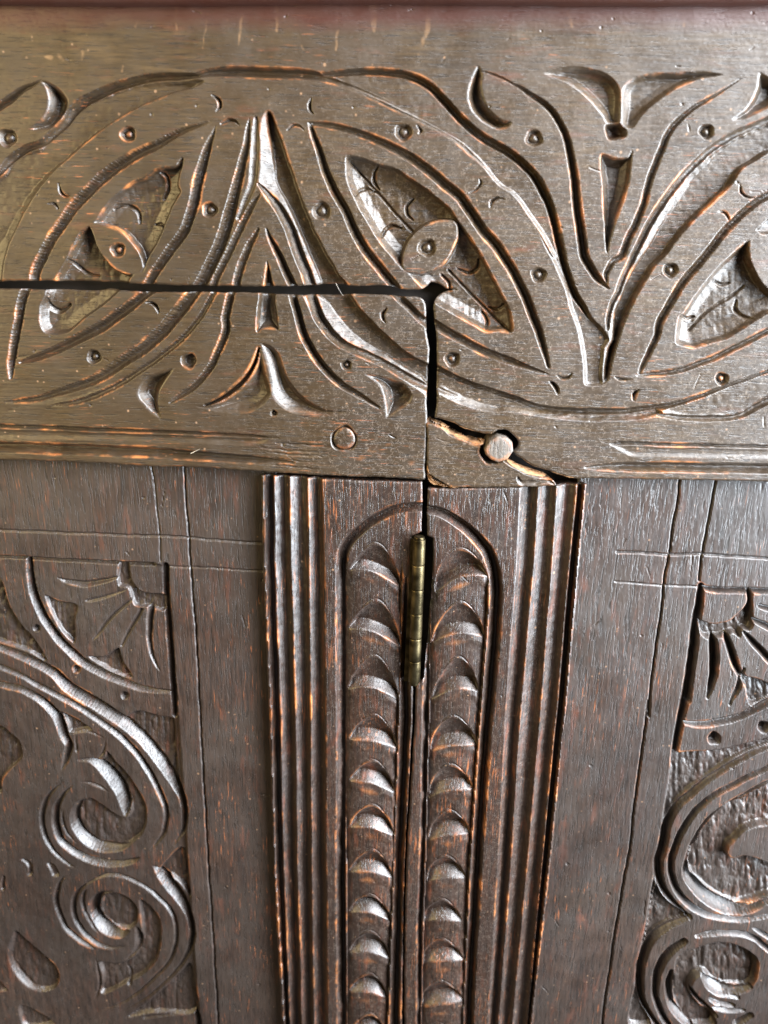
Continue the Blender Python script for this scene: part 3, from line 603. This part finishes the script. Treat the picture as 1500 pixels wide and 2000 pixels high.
sd.stroke("H 1020,270,17 980,270,18 880,275,19 780,300,20 680,350,20 590,420,21 530,490,22 505,560,22 500,650,22 500,800,22 500,1000,22 500,1250,22 L 418,100,20 418,300,20 415,600,20 415,900,20 418,1200,20 420,1500,20 422,1800,20", .52, 1.7)
sd.stroke("X 793,1130,5 790,1220,18 789,1300,24 790,1400,24 786,1500,24 781,1600,24 777,1700,23 775,1800,22 772,1900,22 770,2000,22 768,2150,22", .5, 1.7)
FD = (((682,1118),(727,1103),(783,1153),(740,1067)), ((678,1235),(727,1220),(782,1270),(740,1177)), ((678,1353),(727,1330),(778,1373),(733,1285)), ((682,1450),(728,1434),(776,1468),(732,1400)),
      ((680,1532),(724,1516),(771,1556),(732,1490)), ((682,1624),(724,1604),(770,1640),(728,1576)), ((680,1710),(724,1690),(766,1722),(728,1664)), ((680,1790),(724,1770),(766,1810),(724,1752)),
      ((680,1868),(724,1848),(762,1882),(724,1824)), ((680,1944),(724,1926),(757,1958),(724,1906)), ((680,2026),(722,2006),(754,2036),(724,1984)), ((680,2100),(722,2082),(752,2108),(724,2062)))
flutes(sd, FD, [(1000, 676), (1200, 675), (2110, 678)], [(1000, 786), (1200, 784), (1400, 778), (1700, 768), (2000, 757), (2110, 754)])
build(sd, 'door_stile', m_stile, door, door, grain='v')

sf = Board(780, 940, 1160, 2110, 2.0, 260)
P = T("X 835,955 900,954 1016,952 1147,948 1142,1000 1133,1100 1125,1200 1118,1267 1109,1380 1100,1440 1090,1560 1077,1690 1065,1800 1050,1920 1042,2000 1028,2160 789,2160 790,2000 790,1900 791,1800 793,1720 796,1640 801,1560 806,1480 811,1400 812,1336 828,1326 836,1240 845,1120 846,1052 834,1047")[:, :2]
q_ = []
for i in range(len(P)):
    a_, b_ = P[i], P[(i+1) % len(P)]; n_ = max(1, int(np.hypot(*(b_-a_))/5)); q_ += [a_+(b_-a_)*k_/n_ for k_ in range(n_)]
sf.outline(wob(np.array(q_), .7, 10), 3)
FO = [(955, (1016, 1051, 1087, 1127, 1146)), (1100, (1008, 1042, 1078, 1113, 1132)), (1400, (987, 1015, 1055, 1087, 1106)), (1700, (972, 996, 1029, 1058, 1075)), (2000, (952, 973, 1001, 1032, 1041)), (2120, (943, 964, 990, 1020, 1030))]
coves(sf, FO, 1)
sf.stroke("X 1060,955,3 1057,1100,4 1030,1400,4 1005,1700,3 985,1990,3", depth=8, pw=1)
sf.stroke("H 960,275,17 1005,283,18 1100,310,20 1200,370,22 1290,450,24 1360,540,25 1395,650,26 1405,800,26 1395,1000,26 1375,1250,25 L 1120,80,24 1110,200,24 1090,500,23 1075,750,22 1060,1000,22 1045,1250,22 1035,1500,22 1025,1780,21", .52, 1.7)
sf.stroke("X 843,1090,4 837,1200,11 834,1300,13 832,1400,14 829,1500,13 827,1600,12 824,1700,12 820,1800,11 819,1900,10 818,2000,10 817,2140,10", .6, 1.7)
FF = (((850,1163),(900,1113),(952,1130),(887,1077)), ((843,1263),(893,1223),(948,1252),(897,1180)), ((842,1373),(890,1332),(935,1357),(893,1288)), ((840,1476),(876,1444),(932,1460),(880,1404)),
      ((838,1568),(872,1532),(924,1548),(872,1498)), ((836,1650),(872,1618),(920,1636),(872,1588)), ((833,1732),(864,1702),(910,1720),(864,1676)), ((827,1808),(862,1784),(902,1804),(860,1760)),
      ((827,1890),(860,1864),(906,1882),(856,1838)), ((824,1976),(858,1948),(906,1962),(852,1920)), ((822,2060),(856,2030),(900,2046),(850,2004)))
flutes(sf, FF, [(1000, 850), (1200, 841), (1400, 839), (1700, 831), (2000, 823), (2110, 820)], [(1000, 958), (1200, 952), (1400, 937), (1700, 916), (2000, 904), (2110, 898)])
build(sf, 'stile', m_stile, cab, grain='v')

# ---- panels (set back in their grooves)
def scribe(b, txt, w_=3.5, k=.6): 
    P_ = T(txt); P_ = np.column_stack([P_[:, :2], np.full(len(P_), w_)]); b.stroke(P_, k, 1.2, wb=.8)
pdz = 30.0
pl = Board(-110, 885, 560, 2110, pdz, 300)
pl.outline(np.array([[-300, 893.], [400, 893], [540, 900], [552, 1400], [556, 1800], [580, 2300], [-300, 2300]]))
scribe(pl, "G 885,-20 890,50 905,150 920,300 935,450 940,590", 3.5)
scribe(pl, "G 1078,-20 1080,50 1085,200 1105,430 1115,600 1130,800 1150,1050 1160,1250 1172,1500 X 396,1500 402,1600 407,1700 414,1800 420,1900 426,2000 432,2150", 4.5, .8)
scribe(pl, "G -300,390 0,405 200,415 500,425 700,435 900,440 1110,450 1250,465 1500,480 1620,485", 4.5)
scribe(pl, "G 980,618 1250,630 1500,645 1620,650", 3.5)
fld = "G -400,540 0,552 300,570 600,587 900,602 985,612 1000,800 1015,1000 1030,1250 1045,1500 J 1300,300 1325,600 1347,900 1362,1100 1377,1400 K 1378,250 1402,600 1413,800 1437,1100 1458,1500 1480,2000 -400,2000"
pl.recess(fld, 3.5, 4, wb=.3, smooth=False)
g = pl.stroke
gd = lambda t, d=8.5, nm=None: pl.recess(t, d, 4.5, gnd=1.0, name=nm)
gd("G 250,790 330,820 450,850 440,930 430,1080 350,1010 290,910"); gd("G 690,590 750,600 770,700 830,770 970,790 965,890 860,870 780,860 740,760 680,740")
gd("G 500,1150 600,1150 690,1100 720,1180 775,1280 700,1272 580,1212"); gd("G -200,600 -60,680 0,700 50,850 130,980 180,1030 270,1170 260,1190 150,1130 0,1080 -200,1020")
gd("J 590,1000 660,980 760,1040 860,1110 920,1130 940,1050 920,960 860,860 770,760 690,710 750,690 770,630 850,720 950,830 1020,940 1070,1060 1070,1160 1040,1250 960,1320 880,1350 780,1350 680,1310 600,1240 560,1160 560,1080", nm='scroll_eye')
gd("J 1000,340 1180,380 1275,400 1290,600 1320,850 1342,980 1290,870 1210,740 1110,610 1010,500 900,400")
gd("J 420,340 560,400 680,490 600,500 500,510 480,450"); gd("J -100,420 0,450 70,500 140,570 160,650 150,700 60,790 10,850 0,950 -150,950")
gd("K 740,580 850,550 940,590 1000,660 1000,780 940,830 860,830 770,780 720,700", nm='scroll_eye')
gd("K 1010,600 1100,650 1170,750 1180,900 1150,1040 1050,1160 900,1240 760,1310 720,1290 740,1180 710,1060 860,1070 960,1030 1020,930 1030,850")
gd("K 1390,1060 1420,1150 1445,1430 1100,1450 900,1480 1050,1370 1200,1240 1320,1120"); gd("K 1150,390 1300,220 1365,230 1385,420 1395,600 1300,480 1220,430")
gd("K 100,830 60,930 60,1050 110,1150 200,1240 310,1290 400,1260 430,1180 400,1090 330,1020 250,950 170,880", nm='oval_hollow')
gd("K 120,305 180,300 230,340 240,400 230,435 180,435 185,380 160,340", 6); gd("K 320,330 380,330 420,380 430,440 370,445 350,400", 6)
gd("K 130,1380 220,1400 330,1460 400,1520 200,1560 140,1520"); gd("K -60,1180 0,1200 55,1280 20,1290 -60,1280", 6)
PL = ["G 160,590,14 170,700,16 200,830,18 260,950,18 340,1060,18 450,1170,18 560,1240,17 700,1300,16 850,1350,13 990,1365,8", "G 300,685,3 380,715,10 480,730,13 580,715,12 690,690,8",
 "G 500,830,8 560,820,9 650,790,8 740,760,6", "G 500,1105,2 560,1030,8 620,950,10 690,880,10 770,815,8", "G 705,1090,8 740,1020,9 780,950,10 820,880,10", "G 880,860,14 870,950,14 865,1050,12 880,1140,10 910,1210,8 945,1270,3",
 "G 965,620,14 970,800,14 985,1000,14 1000,1200,14 1015,1400,14 J 1262,200,14 1272,370,12", "G -120,560,8 0,568,9 300,585,9 600,600,10 900,615,10",
 "G -120,1050,12 0,1110,14 150,1170,17 300,1250,19 J 500,180,23 700,300,24 850,400,23 1000,520,22 1100,630,22 1200,760,22 1280,880,20 1330,990,16 1345,1100,14 1335,1220,10 1260,1330,6",
 "J -150,-30,10 0,25,12 150,90,11 250,150,12 400,230,13 550,310,13 700,410,13 850,520,14 980,650,14 1080,790,14 1150,930,13 1200,1050,12 1205,1150,12 1180,1260,10 1100,1360,6",
 "J -150,140,12 0,155,13 150,190,14 280,260,16 380,350,18 430,440,20 460,530,18 490,600,16 470,690,14 440,780,6", "J 510,515,6 620,495,8 740,540,6", "J 760,570,6 740,650,8 690,710,6", "J 540,530,6 545,640,8",
 "J 560,710,6 650,710,12 750,770,22 830,860,26 890,960,24 910,1050,20 905,1120,6", "J 430,880,6 350,960,10 305,1050,12 295,1180,12 330,1300,12 400,1400,10 500,1480,8 560,1500,4",
 "J 520,890,6 450,960,10 400,1060,14 395,1180,16 430,1290,16 500,1360,16 600,1420,16 720,1460,16 850,1470,14 960,1450,12 1020,1420,5", "J 445,1060,5 445,1150,8 480,1240,8 540,1310,6 620,1360,3",
 "J 620,990,6 570,1030,14 540,1100,18 545,1180,20 590,1260,20 680,1330,20 780,1355,18 880,1350,14 980,1300,6", "J 560,870,4 650,880,8 730,910,8 800,960,4",
 "K 1120,370,8 1180,430,20 1260,520,24 1330,620,20 1380,720,16 1400,850,14 1385,960,12 1320,1080,10 1200,1210,8 1060,1330,8 900,1420,6 760,1470,5", "K 470,420,5 420,500,10 400,600,12 420,700,12 470,810,12 550,890,12 640,950,10 700,975,4",
 "K 620,490,8 700,445,9 800,425,10 920,450,10 1030,500,10 1130,570,11 1220,660,11 1265,740,11 1285,850,10 1270,960,10 1220,1070,9 1120,1180,9 1000,1290,9 880,1370,8 700,1430,6",
 "K 620,490,8 550,560,11 525,650,12 545,750,12 600,850,12 680,920,12 760,960,10 830,965,8 900,950,6", "K 640,510,4 600,570,9 600,650,10 630,740,9 680,820,8 745,880,4",
 "K 830,545,5 740,565,12 690,620,20 680,700,24 720,780,24 800,840,22 880,860,16 930,840,8", "K 990,820,8 1010,880,16 1000,960,14 950,1020,8 880,1070,4", "K 690,1050,6 705,1130,8 720,1220,9 700,1310,7 660,1360,4",
 "K 890,1095,6 930,1150,16 935,1225,10", "K 100,840,5 65,940,9 70,1050,12 120,1150,14 200,1230,14 290,1280,8", "K 1050,1480,8 1250,1450,8 1430,1430,8", "K 1435,1430,13 1445,1500,14 1460,1800,14", "K 560,400,4 470,440,6",
 "K 15,440,8 5,520,10", "K 400,1500,5 600,1450,6 700,1430,4"]
for a in PL:
    Q_ = T(a); Q_[:, 2] *= 1.2; g(Q_, .6, 1.9, chat=.2)
for x, y, r, t in ((205, 990, 8, 'G'), (440, 1230, 9, 'G'), (725, 1385, 9, 'G')): pl.dot(x, y, r, 'pit', t)
build(pl, 'door_panel', m_panel, door, door, thick=20, grain='v')

pr = Board(1000, 925, 1612, 2110, pdz-2, 340)
pr.outline(np.array([[1130, 925.], [1800, 925], [1800, 2300], [1000, 2300], [1012, 2100], [1060, 1700], [1085, 1400], [1112, 1100]]))
scribe(pr, "I 985,60 980,120 970,250 940,380 920,550 890,700 870,900 840,1100 815,1300 800,1500 M 500,300 470,500 430,800 400,1000 370,1250 345,1500 N 300,250 260,480 210,780 180,1000 140,1250 110,1500 60,1900", 5, .9)
scribe(pr, "I 1195,60 1190,130 1160,300 1130,450 1110,560 1095,700", 5.5, .7)
scribe(pr, "I 615,535 760,540 920,550 1110,548 1300,560 1500,575 1700,590", 5.5, .7)
scribe(pr, "I 605,710 750,720 900,730 1090,738", 3.5)
g = pr.stroke
gd = lambda t, d=10, nm=None: pr.recess(t, d, 4.5, gnd=1.15, name=nm)
g("I 1105,735,14 1095,850,18 1078,950,20 1060,1100,20 1040,1250,20 1020,1400,20 M 830,150,19 800,300,18 775,400,17 745,550,16 720,700,14 690,900,8 640,1200,7 610,1500,6 N 540,350,7 490,650,7 430,950,6", .62, 1.5)
gd("W 425,850 500,890 620,922 730,912 850,880 930,800 1010,720 1060,620 1060,490 1140,470 1135,650 1140,850 1150,930 1090,1020 1010,1012 960,1110 880,1050 740,1110 600,1122 520,1120 460,1060 435,960")
g("W 440,425,6 560,470,12 800,485,13 1060,490,13 1333,500,13 1900,530,13", .7, 1.4)
for a in ("W 600,1040,13 625,1200,20 630,1400,21 615,1600,18 580,1750,13 540,1890,4", "W 790,1080,13 840,1250,16 900,1420,16 965,1580,12", "W 1020,1030,6 1120,1140,13 1240,1270,15 1360,1400,15 1500,1520,12", "W 1150,870,10 1250,920,13 1400,990,15 1700,1100,10", "W 1230,700,10 1400,740,12 1700,800,8",
          "W 960,1620,7 940,1740,9 880,1860,7 830,1980,4"): g(a, .7, 1.4)
gd("W 985,1540 1050,1600 1200,1640 1333,1690 1500,1760 1500,1880 1333,1940 1200,2000 1105,1995 1060,1850 1045,1750 1000,1690")
g("M 765,468,6 900,490,12 1050,480,14 1200,450,14 1350,390,14 1500,310,14 1700,200,14", .6)
pr.dot(1050, 610, 13, 'pit', 'M'); pr.dot(1465, 515, 12, 'pit', 'M'); pr.dot(1850, 380, 12, 'pit', 'M')
gd("M 695,728 760,722 900,715 1050,710 1200,680 1380,640 1500,600 1700,540 1700,600 1500,690 1350,750 1230,800 1100,880 980,970 880,1040 800,1110 720,1200 650,1290 620,1320 650,1100 680,900", 9)
gd("M 1700,880 1500,1000 1400,1050 1280,1120 1150,1180 1050,1270 960,1380 900,1490 N 850,60 832,200 880,290 960,370 1060,440 1160,492 1280,505 1400,480 1500,440 1800,350 1800,-200", nm='scroll_eye')
pr.raise_("M 1900,1290 1600,1310 1500,1340 1400,1355 1300,1392 1240,1455 N 1175,20 1165,75 1200,112 1300,90 1400,110 1500,150 1700,200 1900,150", 0, 5, name='scroll_tongue')
gd("N 570,330 620,430 720,520 820,600 800,640 680,680 560,760 480,860 462,880 490,680 530,450", 9)
gd("N 415,1100 420,1250 460,1370 530,1520 340,1520 360,1280", 8)
gd("N 740,950 820,890 950,850 1100,815 1250,840 1350,890 1410,950 1420,1040 1400,1130 1340,1200 1230,1215 1100,1200 1020,1150 970,1100 900,1130 860,1200 880,1290 950,1370 1050,1430 1060,1520 850,1540 760,1420 710,1300 700,1180 720,1050", nm='scroll_eye')
for a in ("M 1700,600,8 1500,685,8 1350,750,9 1150,860,10 980,970,11 850,1080,12 750,1170,13 680,1270,15 640,1380,17 620,1500,17 N 580,150,17 590,280,16 630,390,14 700,480,12 780,560,10 840,615,8",
  "M 1700,770,9 1560,820,9 1450,880,9 1300,950,10 1150,1030,10 1000,1120,11 900,1210,12 830,1300,12 770,1400,12 730,1500,12 N 690,120,12 690,250,12 720,350,12 790,450,12 880,530,12 980,580,11 1100,610,10 1250,625,10 1400,610,8 1600,570,8",
  "M 1700,880,10 1560,960,10 1480,990,10 1300,1090,10 1200,1150,10 1100,1210,10 1020,1280,12 950,1370,13 890,1470,13 N 850,50,12 820,150,12 812,240,14 870,320,20 950,410,22 1050,480,23 1150,530,23 1250,545,20 1350,530,15 1450,490,12 1700,400,10",
  "M 1700,1280,9 1500,1312,10 1380,1330,10 1290,1370,9 1220,1440,6", "N 815,625,8 700,670,11 590,740,13 510,820,15 460,920,16 430,1030,16 420,1150,16 430,1270,15 470,1370,14 520,1450,12 600,1560,12",
  "N 800,810,13 700,880,16 630,950,16 580,1050,16 560,1150,14 555,1250,12 580,1350,12 620,1440,12 700,1560,12", "N 690,1060,8 670,1150,14 670,1250,14 700,1350,14 760,1430,14 860,1540,14",
  "N 900,770,6 1000,745,10 1150,735,10 1300,750,10 1400,790,10 1470,850,10 1600,960,10", "N 1380,700,4 1450,740,8 1550,800,8", "N 1020,1290,6 1090,1330,10 1200,1340,8", "N 1040,1370,5 1150,1385,8 1300,1385,6", "N 1090,1265,3 1250,1280,6",
  "N 960,1110,8 1020,1180,18 1120,1230,20 1230,1230,14 1350,1190,8", "N 850,1220,10 900,1300,14 1000,1390,14 1060,1440,8", "N 920,1490,15 1030,1460,12", "N 1240,1490,15 1350,1430,12", "M 1300,30,4 1250,200,8 1200,290,4"):
    Q_ = T(a); Q_[:, 2] *= 1.15; g(Q_, .62, 1.9, chat=.2)
pr.dot(835, 600, 6, 'pit', 'N')
build(pr, 'panel', m_panel, cab, thick=20, grain='v')

# ------------------------------------------------------------------ solid pieces built as ordinary meshes
def raw_mesh(name, verts, faces, mat, parent, smooth=True, bevel=0.0):
    me = bpy.data.meshes.new(name); me.from_pydata([tuple(np.array(v)*S) for v in verts], [], faces); me.materials.append(mat)
    for p_ in me.polygons: p_.use_smooth = smooth
    o = bpy.data.objects.new(name, me); C.objects.link(o); o.parent = parent
    if bevel:
        md = o.modifiers.new('bevel', 'BEVEL'); md.width = bevel*S; md.segments = 3; md.limit_method = 'ANGLE'; md.angle_limit = math.radians(35)
    return o
def quadbox(name, pts, y0, y1, mat, parent, bevel=1.5):
    """box whose front outline is given in photograph pixels on the plane y0"""
    x, z, _ = unproj([p_[0] for p_ in pts], [p_[1] for p_ in pts], y0); n = len(pts)
    vs = [(x[i], y0, z[i]) for i in range(n)]+[(x[i], y1, z[i]) for i in range(n)]
    fs = [tuple(range(n))[::-1], tuple(range(n, 2*n))]+[(i, (i+1) % n, n+(i+1) % n, n+i) for i in range(n)]
    return raw_mesh(name, vs, fs, mat, parent, False, bevel)
# inside of the carcase seen through the slit and the crack
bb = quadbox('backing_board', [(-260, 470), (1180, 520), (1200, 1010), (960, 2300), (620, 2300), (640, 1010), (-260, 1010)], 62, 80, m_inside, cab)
# lid lip at the very top
def lid():
    pts = []; n = 180
    prof = [(0, 2.0), (-16, 3.0), (-24, 8), (-26, 20), (-24, 120)]
    xs = np.linspace(-260, 1760, n); vs = []; fs = []
    for i, u_ in enumerate(xs):
        x, z, _ = unproj(u_, 9.0+2.0*math.sin(u_/160), -16)
        for (yy, dz) in prof: vs.append((float(x), yy+.4*math.sin(u_/37), float(z)+dz+.5*math.sin(u_/23+yy)))
    m_ = len(prof)
    for i in range(n-1):
        for j in range(m_-1): fs.append((i*m_+j, (i+1)*m_+j, (i+1)*m_+j+1, i*m_+j+1))
    return raw_mesh('lid_edge', vs, fs, m_rail, cab)
lid()
# pegs
def peg(name, outline, y0, y1, parent, mat, dome=2.0):
    P_ = np.array(outline); c_ = P_.mean(0); rings = []; vs = []; fs = []; n = len(P_)
    for k_, (sc_, yy) in enumerate(((.30, y0-dome), (.62, y0-dome*.8), (.86, y0-dome*.3), (.97, y0+1.2), (1.0, y0+4), (1.0, y1))):
        Q = c_+(P_-c_)*sc_; x, z, _ = unproj(Q[:, 0], Q[:, 1], 0); cx0, cz0, _ = unproj(c_[0], c_[1], 0)
        for i in range(n): vs.append((x[i], yy+.5*math.sin(i*2.1+k_), z[i]))
    x, z, _ = unproj(c_[0], c_[1], 0); vs.append((float(x), y0-dome, float(z)))
    for k_ in range(5):
        for i in range(n): fs.append((k_*n+i, k_*n+(i+1) % n, (k_+1)*n+(i+1) % n, (k_+1)*n+i))
    fs += [(len(vs)-1, (i+1) % n, i) for i in range(n)]
    me = raw_mesh(name, vs, fs, mat, parent)
    cc = me.data.color_attributes.new('patina', 'FLOAT_COLOR', 'POINT'); a_ = np.zeros((len(vs), 4)); a_[:, 3] = 1; a_[2*n:4*n, 0] = 1.0; a_[3*n:6*n, 1] = .15
    cc.data.foreach_set('color', a_.astype(np.float32).ravel()); return me
hx = T("U 618,435 655,372 718,335 782,348 824,385 830,445 790,503 722,528 668,508 630,472")[:, :2]
hexo = [hx[i]+(hx[(i+1) % 10]-hx[i])*k_/3 for i in range(10) for k_ in range(3)]
pg2 = peg('peg', hexo, -12, 60, cab, m_peg, .9); pg2['label'] = 'proud faceted oak peg standing in the cracked corner hole'
circ = [(672+21.5*math.cos(a_)*(1+.04*math.sin(3*a_)), 857+21.5*math.sin(a_)) for a_ in np.linspace(0, 2*math.pi, 28, endpoint=False)]
pg1 = peg('peg', circ, 1.0, 30, door, m_rail, 1.0); pg1['label'] = 'round oak peg worn flush with the door rail'
# brass butt hinge
hinge = empty('hinge', cab); hinge['label'] = 'narrow tarnished brass butt hinge in the gap between the stiles'
def tube(name, p0, p1, r, parent, mat, seg=28, cap=False, r0=None):
    p0 = np.array(p0, float); p1 = np.array(p1, float); d = _n(p1-p0); a_ = _n(np.cross(d, (0, 1, 0))); b_ = np.cross(d, a_)
    L_ = np.linalg.norm(p1-p0); rows = [(0.0, r*.90), (.9, r*.985), (2.2, r), (L_-2.2, r), (L_-.9, r*.985), (L_, r*.90)]
    vs = []; fs = []
    for t_, rr in rows:
        for k_ in range(seg):
            an = 2*math.pi*k_/seg; vs.append(p0+d*t_+rr*(math.cos(an)*a_+math.sin(an)*b_))
    for j in range(len(rows)-1):
        for k_ in range(seg): fs.append((j*seg+k_, j*seg+(k_+1) % seg, (j+1)*seg+(k_+1) % seg, (j+1)*seg+k_))
    fs.append(tuple(range(seg))[::-1]); fs.append(tuple(range((len(rows)-1)*seg, len(rows)*seg)))
    o = raw_mesh(name, vs, fs, mat, parent)
    return o
def hp(u_, v_, y):
    x, z, _ = unproj(u_, v_, y); return np.array((float(x), y, float(z)))
ys = [1052, 1102, 1150, 1197, 1245, 1289, 1331]; HY = -5.0
ax = lambda v_: hp(819-(v_-1050)*(10.5/282), v_, HY)
for k_ in range(6): tube('knuckle', ax(ys[k_]+.5), ax(ys[k_+1]-.5), 13.2, hinge, m_brass)
tube('pin', ax(1047.5), ax(1336), 11.0, hinge, m_brass)
quadbox('hinge_leaf', [(803, 1052), (818, 1052), (806, 1331), (789, 1331)], 2.0, 40, m_brass, hinge, .6)
quadbox('hinge_leaf', [(822, 1052), (827, 1052), (818, 1328), (812, 1328)], 4.0, 40, m_brass, hinge, .6)
# lint and a lifted splinter
def hair(name, pts, r, mat, label, cat):
    vs = []; fs = []; P_ = np.array(pts, float)
    for i, p_ in enumerate(P_):
        rr = r*(1-.6*i/len(P_))
        for k_ in range(6): vs.append((p_[0]+rr*math.cos(k_*1.047), p_[1]+rr*math.sin(k_*1.047)*.8, p_[2]+rr*.5*math.sin(k_*1.047+.8)))
    for i in range(len(P_)-1):
        for k_ in range(6): fs.append((i*6+k_, i*6+(k_+1) % 6, (i+1)*6+(k_+1) % 6, (i+1)*6+k_))
    o = raw_mesh(name, vs, fs, mat, None); o['label'] = label; o['category'] = cat; return o
hair('lint_fibre', [hp(656+t_*14, 553+t_*24+2*math.sin(t_*3), -2-3*math.sin(t_*3)) for t_ in np.linspace(0, 1, 9)], .3, m_lint, 'fine pale hair bridging the dark slit above the door', 'hair')
hair('wood_splinter', [hp(374+t_*16, 885-t_*8, 0-7*t_) for t_ in np.linspace(0, 1, 6)], 2.2, m_lint, 'tiny pale splinter lifted from the moulding under the left rail', 'splinter')
